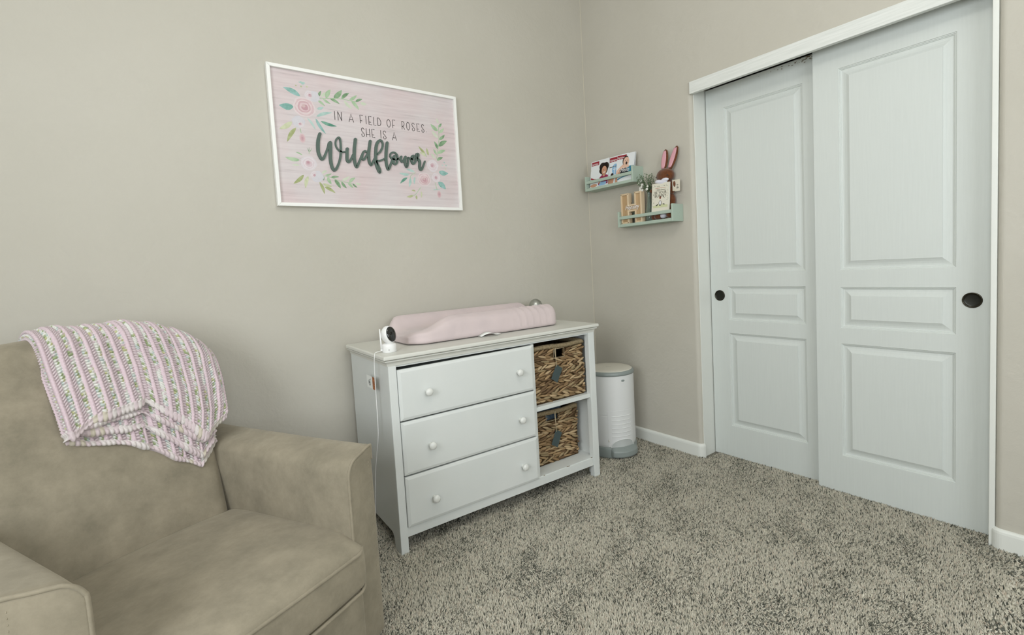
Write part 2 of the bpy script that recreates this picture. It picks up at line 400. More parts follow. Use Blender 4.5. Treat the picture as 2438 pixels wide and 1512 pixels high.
LEAVES = [
 (-0.3367,0.1853,-0.4077,0.2138,0.0115,"T"),(-0.3695,0.1347,-0.4296,0.1330,0.0144,"T"),(-0.2680,0.1388,-0.2378,0.1517,0.0064,"t"),(-0.2742,0.1040,-0.2005,0.1322,0.0073,"t"),
 (-0.2565,0.0861,-0.1835,0.0716,0.0073,"D"),(-0.3139,0.0924,-0.2810,0.0417,0.0055,"t"),(-0.2778,0.0950,-0.2366,0.0297,0.0072,"T"),(-0.3812,0.0671,-0.4374,0.0285,0.0105,"o"),
 (-0.3659,0.0432,-0.4089,-0.0243,0.0084,"O"),(-0.2562,0.1959,-0.2430,0.2247,0.0057,"G"),(-0.2458,0.1954,-0.2272,0.2219,0.0057,"f"),(-0.2246,0.1944,-0.1995,0.2373,0.0098,"L"),
 (-0.1877,0.2002,-0.1466,0.2439,0.0109,"G"),(-0.1525,0.2024,-0.1124,0.2363,0.0076,"G"),(-0.1144,0.2028,-0.0762,0.2310,0.0069,"L"),(-0.0850,0.1995,-0.0503,0.2172,0.0061,"G"),
 (-0.0621,0.1974,-0.0306,0.1953,0.0079,"f"),(-0.2615,0.1780,-0.2311,0.1570,0.0057,"L"),(-0.2377,0.1892,-0.2046,0.1716,0.0057,"L"),(-0.2053,0.1953,-0.1618,0.1769,0.0066,"G"),
 (-0.1417,0.1964,-0.1033,0.1623,0.0076,"f"),(-0.1055,0.2009,-0.0712,0.1625,0.0086,"L"),(-0.3411,0.2470,-0.3107,0.2502,0.0034,"t"),(-0.3295,0.2407,-0.3153,0.2410,0.0031,"t"),
 (-0.3484,-0.0762,-0.3766,-0.0650,0.0034,"L"),(-0.3620,-0.0993,-0.4235,-0.0907,0.0087,"L"),(-0.3634,-0.1232,-0.3981,-0.1239,0.0040,"f"),(-0.3500,-0.1644,-0.3978,-0.2071,0.0081,"O"),
 (-0.3307,-0.1687,-0.3473,-0.2248,0.0082,"o"),(-0.2699,-0.1539,-0.2447,-0.1372,0.0056,"f"),(-0.2555,-0.1605,-0.2248,-0.1501,0.0043,"L"),(-0.2297,-0.1684,-0.1913,-0.1633,0.0050,"G"),
 (-0.1787,-0.1789,-0.1401,-0.1574,0.0066,"f"),(-0.1459,-0.1868,-0.1145,-0.1617,0.0074,"L"),(-0.1162,-0.1892,-0.0880,-0.1917,0.0060,"f"),(-0.2632,-0.1647,-0.2644,-0.1855,0.0035,"G"),
 (-0.2447,-0.1674,-0.2298,-0.2007,0.0078,"L"),(-0.2132,-0.1779,-0.1878,-0.2178,0.0087,"G"),(-0.1829,-0.1849,-0.1595,-0.2156,0.0066,"G"),(-0.1521,-0.1910,-0.1276,-0.2132,0.0059,"L"),
 (-0.1303,-0.1909,-0.1074,-0.2093,0.0045,"G"),(-0.2832,-0.1921,-0.2644,-0.2475,0.0070,"O"),(-0.2689,-0.1988,-0.2265,-0.2100,0.0064,"o"),(-0.2624,-0.2135,-0.2141,-0.2399,0.0071,"O"),
 (-0.3190,-0.0607,-0.3268,-0.0411,0.0011,"G"),(-0.3181,-0.0607,-0.3157,-0.0364,0.0011,"G"),(-0.3172,-0.0606,-0.3051,-0.0391,0.0011,"G"),(0.3598,0.1526,0.3506,0.1804,0.0066,"f"),
 (0.3567,0.1345,0.3787,0.1566,0.0066,"G"),(0.3534,0.1132,0.3116,0.1450,0.0104,"L"),(0.3602,0.1043,0.3901,0.1320,0.0079,"L"),(0.3509,0.0775,0.3165,0.1105,0.0091,"f"),
 (0.3559,0.0683,0.3934,0.0983,0.0079,"G"),(0.3516,0.0325,0.4045,0.0669,0.0111,"G"),(0.3450,0.0174,0.3257,0.0572,0.0078,"G"),(0.3415,-0.0071,0.3915,0.0152,0.0092,"L"),
 (0.3355,-0.0140,0.3174,0.0164,0.0065,"L"),(0.3354,-0.0429,0.3738,-0.0236,0.0079,"G"),(0.3250,-0.0341,0.3011,-0.0106,0.0065,"f"),(0.2704,-0.0133,0.2322,0.0224,0.0063,"O"),
 (0.2712,-0.0275,0.2372,-0.0084,0.0063,"o"),(0.2878,-0.0213,0.2796,0.0176,0.0064,"O"),(0.3423,-0.1034,0.4000,-0.1078,0.0132,"T"),(0.3348,-0.1584,0.3790,-0.1934,0.0144,"T"),
 (0.2006,-0.1142,0.1552,-0.1033,0.0069,"t"),(0.1705,-0.1285,0.1137,-0.1244,0.0068,"t"),(0.1576,-0.1447,0.1152,-0.1776,0.0068,"D"),(0.1745,-0.1452,0.1628,-0.1936,0.0073,"t"),
 (0.2007,-0.1375,0.1946,-0.1782,0.0054,"t"),(0.1840,-0.2345,0.1460,-0.2435,0.0061,"O"),(0.2013,-0.2338,0.2033,-0.2555,0.0054,"O"),(0.2307,-0.2109,0.2284,-0.2454,0.0045,"o"),
 (0.1992,-0.2122,0.1754,-0.2085,0.0037,"O"),(0.3008,-0.2016,0.3451,-0.1981,0.0026,"t"),
]
ROSES = [(-0.3233,0.1393,0.0480,"p"),(-0.2793,0.1933,0.0266,"b"),(-0.2956,0.1960,0.0222,"w"),(-0.3534,0.0706,0.0278,"b"),(-0.3479,0.0630,0.0175,"w"),(-0.3237,-0.1110,0.0348,"w"),(-0.2910,-0.1682,0.0278,"b"),(-0.3016,-0.1633,0.0194,"w"),(0.3077,-0.0738,0.0337,"w"),(0.3236,-0.1350,0.0259,"w"),(0.2525,-0.1486,0.0387,"p")]
BUDS = [(-0.3426,-0.0009,0.0128,0.0217),(0.3360,-0.2226,0.0125,0.0201)]
STEMS = [[(-0.2589,0.1870,0.0015),(-0.2074,0.1960,0.0015),(-0.1503,0.2017,0.0016),(-0.0828,0.1987,0.0016)],[(-0.2630,-0.1628,0.0013),(-0.2297,-0.1684,0.0013),(-0.1867,-0.1832,0.0014),(-0.1322,-0.1900,0.0014)],[(0.3342,-0.0334,0.0017),(0.3470,0.0192,0.0017),(0.3561,0.0716,0.0018),(0.3591,0.1428,0.0018)],[(0.2284,-0.1922,0.0017),(0.1982,-0.2277,0.0016),(0.1805,-0.2361,0.0016)],[(0.3162,-0.1626,0.0017),(0.3248,-0.1974,0.0017)],[(-0.3492,0.0410,0.0014),(-0.3462,0.0237,0.0014)],[(-0.3193,-0.0663,0.0013),(-0.3180,-0.0588,0.0013)],[(0.2057,-0.1154,0.0013),(0.1787,-0.1326,0.0013),(0.1745,-0.1452,0.0013)],[(0.2747,-0.0287,0.0017),(0.2686,-0.0135,0.0017)]]
BERRIES = [(-0.3291,0.2481,0.0063,"t"),(-0.3171,0.2449,0.0055,"t"),(-0.3521,0.2295,0.0045,"o"),(-0.3302,0.2291,0.0054,"o"),(-0.3047,0.2324,0.0055,"o"),(0.3794,-0.0507,0.0056,"t"),(0.3671,-0.0662,0.0053,"t"),(0.3896,-0.0662,0.0057,"t"),(0.3846,-0.0844,0.0046,"o")]
CAPS = [("I",-0.1898,0.1003,0.1412),("N",-0.1665,0.0993,0.1415),("A",-0.1126,0.0992,0.1399),("F",-0.0622,0.1004,0.1407),("I",-0.0399,0.0991,0.1396),("E",-0.0194,0.0985,0.1403),("L",0.0024,0.0981,0.1395),("D",0.0267,0.0990,0.1391),("O",0.0761,0.0976,0.1393),("F",0.1037,0.0983,0.1393),("R",0.1539,0.0972,0.1386),("O",0.1812,0.0965,0.1389),("S",0.2102,0.0962,0.1377),("E",0.2371,0.0960,0.1371),("S",0.2644,0.0953,0.1372),(".",0.2846,0.0977,0.1026),("S",-0.0597,0.0378,0.0799),("H",-0.0345,0.0379,0.0795),("E",-0.0080,0.0381,0.0795),("I",0.0307,0.0387,0.0794),("S",0.0507,0.0372,0.0784),("A",0.1016,0.0370,0.0786)]

# ================================================================== THE ROOM
FZ = -0.012            # backing of the carpet; the pile ends near z = 0
XW, YS, ZC = -4.0, -3.9, 3.0
struct(MB().box(XW - .12, .75, YS - .12, .12, FZ - .1, FZ).build('floor', M['floor']))
struct(MB().box(XW - .12, .75, YS - .12, .12, ZC, ZC + .1).build('ceiling', M['ceiling']))
struct(MB().box(XW - .12, .75, 0, .12, FZ, ZC).build('wall_north', M['wall']))

def holed_wall(name, along, c0, c1, a0, a1, h0, h1, z0, z1):
    b = MB()
    def bx(p0, p1, q0, q1):
        if along == 'x': b.box(p0, p1, c0, c1, q0, q1)
        else: b.box(c0, c1, p0, p1, q0, q1)
    bx(a0, h0, FZ, ZC); bx(h1, a1, FZ, ZC); bx(h0, h1, FZ, z0); bx(h0, h1, z1, ZC)
    return struct(b.build(name, M['wall']))
holed_wall('wall_south', 'x', YS - .12, YS, XW - .12, .12, -2.95, -0.95, 0.87, 2.37)
holed_wall('wall_west', 'y', XW - .12, XW, YS, 0, -3.2, -1.5, 0.87, 2.37)

pane_m = bpy.data.materials.new('window_glass'); pane_m.use_nodes = True
_n = pane_m.node_tree.nodes; _l = pane_m.node_tree.links
_n.remove(_n['Principled BSDF'])
_t = _n.new('ShaderNodeBsdfTransparent'); _g = _n.new('ShaderNodeBsdfGlossy'); _g.inputs['Roughness'].default_value = 0.02
_x = _n.new('ShaderNodeMixShader'); _x.inputs[0].default_value = 0.06
_l.new(_t.outputs[0], _x.inputs[1]); _l.new(_g.outputs[0], _x.inputs[2]); _l.new(_x.outputs[0], _n['Material Output'].inputs['Surface'])

def window(name, along, c, h0, h1, z0, z1):
    b = MB(); t = .05
    def bx(bb, p0, p1, q0, q1, d=.03):
        if along == 'x': bb.box(p0, p1, c - d, c + d, q0, q1)
        else: bb.box(c - d, c + d, p0, p1, q0, q1)
    bx(b, h0, h1, z0, z0 + t); bx(b, h0, h1, z1 - t, z1); bx(b, h0, h0 + t, z0 + t, z1 - t); bx(b, h1 - t, h1, z0 + t, z1 - t)
    mid = (h0 + h1) / 2
    bx(b, mid - .025, mid + .025, z0 + t, z1 - t)
    o = struct(b.build(name, M['trim'], bevel=.004))
    for p0, p1 in ((h0 + t, mid - .025), (mid + .025, h1 - t)):
        g = MB(); bx(g, p0, p1, z0 + t, z1 - t, .003); g.build('pane', pane_m, o)
window('window_1', 'x', YS - .04, -2.95, -0.95, 0.87, 2.37)
window('window_2', 'y', XW - .04, -3.2, -1.5, 0.87, 2.37)

# closet wall with rounded drywall returns at the opening
YL, YR, RB, ZH, WT = -0.795, -1.995, 0.022, 2.085, 0.175
def bull(y_open, sgn):
    # sgn +1: the wall lies towards +y of the opening
    return [(RB - RB * math.sin(a), y_open + sgn * (RB - RB * math.cos(a))) for a in [PI / 2 * k / 8 for k in range(9)]]
b = MB()
def vprism(bb, poly, z0, z1):
    n = len(poly)
    bb.add([(p[0], p[1], z0) for p in poly] + [(p[0], p[1], z1) for p in poly],
           [tuple(range(n)), tuple(range(2 * n - 1, n - 1, -1))] + [(i, i + n, (i + 1) % n + n, (i + 1) % n) for i in range(n)])
vprism(b, [(0, 0), (WT, 0), (WT, YL)] + bull(YL, 1), FZ, ZH)
vprism(b, [(0, YS), (WT, YS), (WT, YR)] + bull(YR, -1), FZ, ZH)
b.box(0, WT, YS, 0, ZH, ZC)
struct(b.build('wall_east', M['wall'], smooth=False, bevel=0))
struct(MB().box(.66, .74, YS, 0, FZ, ZC).build('wall_closet_back', M['ceiling']))
struct(MB().box(WT, .66, YL + .06, YL + .1, FZ, ZC).build('wall_closet_side', M['ceiling']))
struct(MB().box(WT, .66, YR - .1, YR - .06, FZ, ZC).build('wall_closet_side.001', M['ceiling']))

# bead of caulk in the corner of the two walls
bb = MB(); bb.tube([(-.0015, -.0015, FZ), (-.0015, -.0015, 1.2), (-.0015, -.0015, ZC)], .0016, 6)
struct(bb.build('trim_4', M['caulk']))

# trims of the closet opening
struct(MB().box(-.014, .010, YR + .006, YL + .002, 2.020, ZH - .001).build('trim_1', M['header'], bevel=.0025))
struct(MB().box(RB - .002, .17, YL - .0025, YL + .006, FZ, 2.06).build('trim_2', M['trim'], bevel=.0008, seg=1))
struct(MB().box(.004, .17, YR - .001, YR + .016, FZ, 2.06).build('trim_3', M['trim'], bevel=.002))

# baseboards: swept profile, wrapping round the bullnose corners
def baseboard(name, path):
    prof = [(0, FZ), (.0125, FZ), (.0125, .052), (.011, .060), (.006, .066), (0, .068)]
    P = [Vector((p[0], p[1])) for p in path]; R = []
    for i, p in enumerate(P):
        t = (P[min(i + 1, len(P) - 1)] - P[max(i - 1, 0)]).normalized()
        nrm = Vector((t.y, -t.x))
        R.append([(p.x + nrm.x * d, p.y + nrm.y * d, z) for d, z in prof])
    o = MB(); o.rings(R, True, True, True)
    return struct(o.build(name, M['trim'], bevel=0))
left_path = [(0, -.002), (0, -.3), (0, YL + RB + .002)] + [q for q in list(reversed(bull(YL, 1)))[1:] if q[0] < .0225]
# normals must point into the room: reverse travel direction where needed
baseboard('baseboard_east', [(p[0], p[1]) for p in left_path])
rp = [q for q in bull(YR, -1) if q[0] < .014] + [(0, -2.6), (0, YS + .005)]
baseboard('baseboard_east.001', rp)
baseboard('baseboard_north', [(XW + .005, 0), (-2, 0), (-.015, 0)])
baseboard('baseboard_west', [(XW, YS + .015), (XW, -2), (XW, -.015)])

# sliding closet doors
def door_paint():
    m = grain_material('white_door_paint', rgb(208, 213, 209), rgb(211, 216, 212), 2, 150, 0.07, 0.45, 0.35)
    return m
M['door'] = door_paint()
# chipped paint along the top edge of the rear door
def chipped():
    m = door_paint(); m.name = 'chipped_door_paint'
    N = m.node_tree.nodes; L = m.node_tree.links; p = N['Principled BSDF']
    src = p.inputs['Base Color'].links[0].from_socket
    tc = N.new('ShaderNodeTexCoord'); sp = N.new('ShaderNodeSeparateXYZ'); L.new(tc.outputs['Object'], sp.inputs[0])
    mp = N.new('ShaderNodeMapping'); mp.inputs['Scale'].default_value = (60, 60, 150); L.new(tc.outputs['Object'], mp.inputs[0])
    n = N.new('ShaderNodeTexNoise'); n.inputs['Scale'].default_value = 1.0; n.inputs['Detail'].default_value = 3; L.new(mp.outputs[0], n.inputs['Vector'])
    def ramp(sock, a, b_):
        r = N.new('ShaderNodeMapRange'); r.inputs['From Min'].default_value = a; r.inputs['From Max'].default_value = b_
        L.new(sock, r.inputs['Value']); return r.outputs[0]
    # wear grows towards the top edge and towards the meeting stile
    top = ramp(sp.outputs['Z'], 1.998, 2.036)
    side = ramp(sp.outputs['X'], -.25, .62)
    mu = N.new('ShaderNodeMath'); mu.operation = 'MULTIPLY'; L.new(top, mu.inputs[0]); L.new(side, mu.inputs[1])
    a = N.new('ShaderNodeMath'); a.operation = 'MULTIPLY_ADD'; a.inputs[1].default_value = .46; L.new(mu.outputs[0], a.inputs[0]); L.new(n.outputs['Fac'], a.inputs[2])
    g = N.new('ShaderNodeMath'); g.operation = 'GREATER_THAN'; g.inputs[1].default_value = .955; L.new(a.outputs[0], g.inputs[0])
    mixc = N.new('ShaderNodeMix'); mixc.data_type = 'RGBA'
    L.new(g.outputs[0], mixc.inputs['Factor']); L.new(src, mixc.inputs['A']); mixc.inputs['B'].default_value = rgb(104, 88, 66)
    L.new(mixc.outputs['Result'], p.inputs['Base Color'])
    return m
M['door_chip'] = chipped()

DW, DU = 0.6036, 0.1023
PZ = [(.1712, .7016), (.7735, .9623), (1.0395, 1.9373)]
def door(name, loc, m, handle_x, label):
    xs = [0, DU, DW - DU, DW]; zs = [-0.0075] + [z for p in PZ for z in p] + [2.055]
    b = MB(); T = .035
    for i in range(3):
        for j in range(7):
            if i == 1 and j % 2 == 1: continue
            b.add([(xs[i], 0, zs[j]), (xs[i + 1], 0, zs[j]), (xs[i + 1], 0, zs[j + 1]), (xs[i], 0, zs[j + 1])], [(0, 1, 2, 3)])
    x0, x1, z0, z1 = 0, DW, zs[0], zs[-1]
    b.add([(x0, T, z0), (x1, T, z0), (x1, T, z1), (x0, T, z1)], [(3, 2, 1, 0)])
    b.add([(x0, 0, z0), (x0, T, z0), (x0, T, z1), (x0, 0, z1)], [(3, 2, 1, 0)])
    b.add([(x1, 0, z0), (x1, T, z0), (x1, T, z1), (x1, 0, z1)], [(0, 1, 2, 3)])
    b.add([(x0, 0, z0), (x1, 0, z0), (x1, T, z0), (x0, T, z0)], [(3, 2, 1, 0)])
    b.add([(x0, 0, z1), (x1, 0, z1), (x1, T, z1), (x0, T, z1)], [(0, 1, 2, 3)])
    d = b.build(name, m, fix=False)
    d.location = loc; d.rotation_euler = (0, 0, -PI / 2)
    struct(d, label)
    # moulded raised panels: stepped sticking, wide bevel, flat field
    prof = [(0, 0), (.002, .0022), (.0045, .0024), (.0055, .0046), (.008, .005), (.0095, .0072), (.013, .0078),
            (.020, .0072), (.030, .0050), (.038, .0022), (.0405, .0016), (.0415, .0002)]
    for z0, z1 in PZ:
        R = []
        for o_, dep in [(a, d * 1.45) for a, d in prof]:
            R.append([(DU + o_, dep, z0 + o_), (DW - DU - o_, dep, z0 + o_), (DW - DU - o_, dep, z1 - o_), (DU + o_, dep, z1 - o_)])
        p = MB(); p.rings(R, True, False, True); p.build('panel', M['door'], d, fix=False)
    h = MB()
    h.lathe([(.0300, -.001), (.0300, .0022), (.0288, .0036), (.0268, .0036), (.0255, .0026)], 40, (handle_x, 0, .912), 'y', False, False, mi=1)
    h.lathe([(.0255, .0026), (.0245, .0012), (.020, .0007), (.0004, .0006)], 40, (handle_x, 0, .912), 'y', False, True)
    hh = h.build('finger_pull', [M['bronze'], M['bronze_rim']], d, smooth=True)
    hh['label'] = 'dark bronze round finger pull'
    return d
door('door_1', (.1281, -.8030, 0), M['door_chip'], .0524, 'rear white panelled sliding closet door with chipped top edge')
door('door_2', (.0812, -1.3687, 0), M['door'], DW - .055, 'front white panelled sliding closet door beside the right jamb')

# ceiling lamp (outside the view): canopy, stem and a bare frosted globe around the light
cl = thing('ceiling_lamp', (-1.75, -1.95, 2.72), 0, 'white globe lamp hanging on a short stem from the ceiling', 'lamp')
MB().lathe([(.08, .255), (.08, .279)], 32).build('canopy', M['trim'], cl)
MB().tube([(0, 0, .16), (0, 0, .26)], .008, 10).build('stem', M['trim'], cl)
gm = bpy.data.materials.new('frosted_globe'); gm.use_nodes = True
_n = gm.node_tree.nodes; _l = gm.node_tree.links; _n.remove(_n['Principled BSDF'])
_t = _n.new('ShaderNodeBsdfTransparent'); _g = _n.new('ShaderNodeBsdfTranslucent'); _x = _n.new('ShaderNodeMixShader'); _x.inputs[0].default_value = .25
_l.new(_t.outputs[0], _x.inputs[1]); _l.new(_g.outputs[0], _x.inputs[2]); _l.new(_x.outputs[0], _n['Material Output'].inputs['Surface'])
MB().ball((0, 0, 0), .16, 32, 20).build('globe', gm, cl, smooth=True)

# ================================================================== DRESSER (local x along its front, y towards the wall)
DL, DA = (-1.719, -.5127, 0), -.031
dr = thing('changing_dresser', DL, DA, 'white three-drawer dresser with two open cubbies standing against the picture wall', 'dresser')
DWI, DDE = 1.136, .478
D = M['dresser']
# side panels with the cut-out that leaves two feet
def side_panel(x0, x1):
    poly = [(0.0, FZ), (.062, FZ), (.063, .024), (.067, .040), (.077, .052), (.092, .058), (DDE - .092, .058), (DDE - .077, .052), (DDE - .067, .040), (DDE - .063, .024), (DDE - .062, FZ), (DDE, FZ), (DDE, .772), (0, .772)]
    m = MB(); n = len(poly)
    m.add([(x0, p[0], p[1]) for p in poly] + [(x1, p[0], p[1]) for p in poly],
          [tuple(range(n)), tuple(range(2 * n - 1, n - 1, -1))] + [(i, i + n, (i + 1) % n + n, (i + 1) % n) for i in range(n)])
    m.build('side_panel', D, dr, bevel=.0012)
side_panel(0, .018); side_panel(DWI - .018, DWI)
# front stiles that run down into the front feet
MB().box(.0005, .034, -.004, .028, FZ, .772).build('front_stile', D, dr, bevel=.0018)
MB().box(DWI - .042, DWI - .0005, -.004, .028, FZ, .772).build('front_stile', D, dr, bevel=.0018)
MB().box(.018, .034, DDE - .05, DDE - .002, FZ, .1).build('rear_foot', D, dr, bevel=.0015)
MB().box(DWI - .034, DWI - .018, DDE - .05, DDE - .002, FZ, .1).build('rear_foot', D, dr, bevel=.0015)
MB().box(.034, DWI - .042, .000, .02, .056, .098).build('bottom_rail', D, dr, bevel=.0015)
MB().box(.018, DWI - .018, .004, DDE - .008, .086, .1005).build('bottom_board', D, dr, bevel=.001)
MB().box(.018, DWI - .018, DDE - .009, DDE - .001, .1, .772).build('back_panel', D, dr)
MB().box(.720, .736, .004, DDE - .009, .1005, .760).build('partition', D, dr, bevel=.0012)
MB().box(.736, DWI - .018, .006, DDE - .009, .424, .446).build('cubby_shelf', D, dr, bevel=.0015)
MB().box(.018, DWI - .018, .004, DDE - .009, .764, .772).build('upper_board', D, dr)
# moulded top: slab with cove moulding beneath, swept round front and both sides
prof = [(0, .772), (.003, .772), (.0035, .779), (.006, .785), (.0105, .789), (.0140, .7905), (.0145, .796), (.0090, .7968), (.0090, .7990), (.0185, .7995),
        (.0210, .8015), (.0212, .8110), (.0190, .8150), (.0140, .8166)]
R = []
for d, z in prof:
    R.append([(-d, DDE, z), (-d, -d, z), (DWI + d, -d, z), (DWI + d, DDE, z)])
m = MB(); m.rings(R, True, True, True); m.build('top', M['dresser_top'], dr, bevel=.0006, seg=1, angle=50)
# drawers
for (z0, z1, kz, tilt) in ((.5425, .7555, .645, .0030), (.3155, .5365, .4175, 0), (.098, .3095, .190, 0)):
    x0, x1 = .0355, .7185
    prof = [(0, .004), (0, -.007), (.0022, -.0095), (.012, -.0125), (.0135, -.0126)]
    m = MB(); R = []
    for o_, y in prof: R.append([(x0 + o_, y, z0 + o_), (x1 - o_, y, z0 + o_), (x1 - o_, y, z1 - o_ + tilt), (x0 + o_, y, z1 - o_ - tilt)])
    m.rings(R, True, True, True)
    m.box(x0 + .012, x1 - .012, .004, .40, z0 + .014, z1 - .03)
    dw = m.build('drawer', D, dr, fix=True)
    for kx in (.158, .624):
        k = MB(); k.lathe([(.0100, 0), (.0092, .003), (.0074, .007), (.0080, .010), (.0125, .0130), (.0158, .0180), (.0164, .0225), (.0148, .0270), (.0100, .0302), (.0040, .0314), (.0003, .0316)], 24, (kx, -.012, kz), 'y')
        k.build('knob', M['knob'], dw, smooth=True)
# small chips on the front edge of the bottom board
M['chip'] = mat('bare_particle_board', rgb(120, 104, 80), 0.9, 0.1)
for cx, w in ((.918, .010), (1.085, .006), (.76, .004)):
    MB().box(cx - w, cx + w, .0030, .0043, .0985, .1010).build('paint_chip', M['chip'], dr)

# ------------------------------------------------------------------ baskets
ST = [mat('seagrass_%d' % i, c, .62, .3, bump=(140, .35, .002), noise=(55, c2, .3, .75)) for i, (c, c2) in enumerate((
    (rgb(180, 152, 114), rgb(142, 114, 80)), (rgb(156, 128, 92), rgb(114, 90, 62)), (rgb(200, 178, 142), rgb(164, 136, 100)), (rgb(124, 98, 70), rgb(90, 70, 48)), (rgb(166, 146, 112), rgb(134, 116, 84))))]
M['rope'] = mat('jute_rope', rgb(158, 142, 114), .9, .1, noise=(90, rgb(126, 112, 86), .3, .7), bump=(260, .5, .002))
M['liner'] = mat('basket_inside_weave', rgb(92, 76, 54), .95, .1, noise=(60, rgb(62, 46, 28), .35, .65), bump=(90, .6, .004))
M['slate'] = mat('slate_tag_board', rgb(70, 82, 82), .8, .2, bump=(200, .1, .0006))
M['twine'] = mat('pale_twine', rgb(206, 190, 158), .9, .1)
M['wire'] = mat('basket_wire', rgb(176, 160, 132), .4, .4)
strand_meshes = []
for k in range(6):
    # a twisted flattened leaf-like strand about 1 m long on x, scaled per copy
    mb = MB(); R = []; n = 7
    for i in range(7):
        t = i / 6; a = .06 + math.sin(PI * min(max(t, .0), 1)) ** .75
        cx = t - .5; cz = .10 * math.sin(PI * (t - .5)) * (1 if k % 2 else -1) * .0
        tw = (t - .5) * (1.1 + .25 * k)
        ring = []
        for j in range(n):
            an = 2 * PI * j / n
            y = math.cos(an) * a; z = math.sin(an) * a
            ring.append((cx, y * math.cos(tw) * .5 - z * math.sin(tw) * .5, cz + y * math.sin(tw) * .5 + z * math.cos(tw) * .5))
        R.append(ring)
    mb.rings(R)
    me = bpy.data.meshes.new('strand'); me.from_pydata(mb.v, [], mb.f)
    bm_ = bmesh.new(); bm_.from_mesh(me); bmesh.ops.recalc_face_normals(bm_, faces=bm_.faces); bm_.to_mesh(me); bm_.free()
    me.polygons.foreach_set('use_smooth', [True] * len(me.polygons))
    for i, s_ in enumerate(ST):
        mm = me.copy(); mm.materials.append(s_); strand_meshes.append(mm)

def rope_tube(mb, path, R, strands=3, pitch=.03, n=6, closed=True):
    P = [Vector(p) for p in path]
    s = [0]
    for i in range(1, len(P)): s.append(s[-1] + (P[i] - P[i - 1]).length)
    for k in range(strands):
        pts = []
        for i, p in enumerate(P):
            t = (P[(i + 1) % len(P)] - P[i - 1]) if closed else (P[min(i + 1, len(P) - 1)] - P[max(i - 1, 0)])
            t.normalize(); a = Vector((0, 0, 1)); w = t.cross(a).normalized(); a = w.cross(t)
            ph = 2 * PI * (s[i] / pitch + k / strands)
            pts.append(p + (a * math.cos(ph) + w * math.sin(ph)) * R * .5)
        mb.tube(pts, R * .56, n, closed)

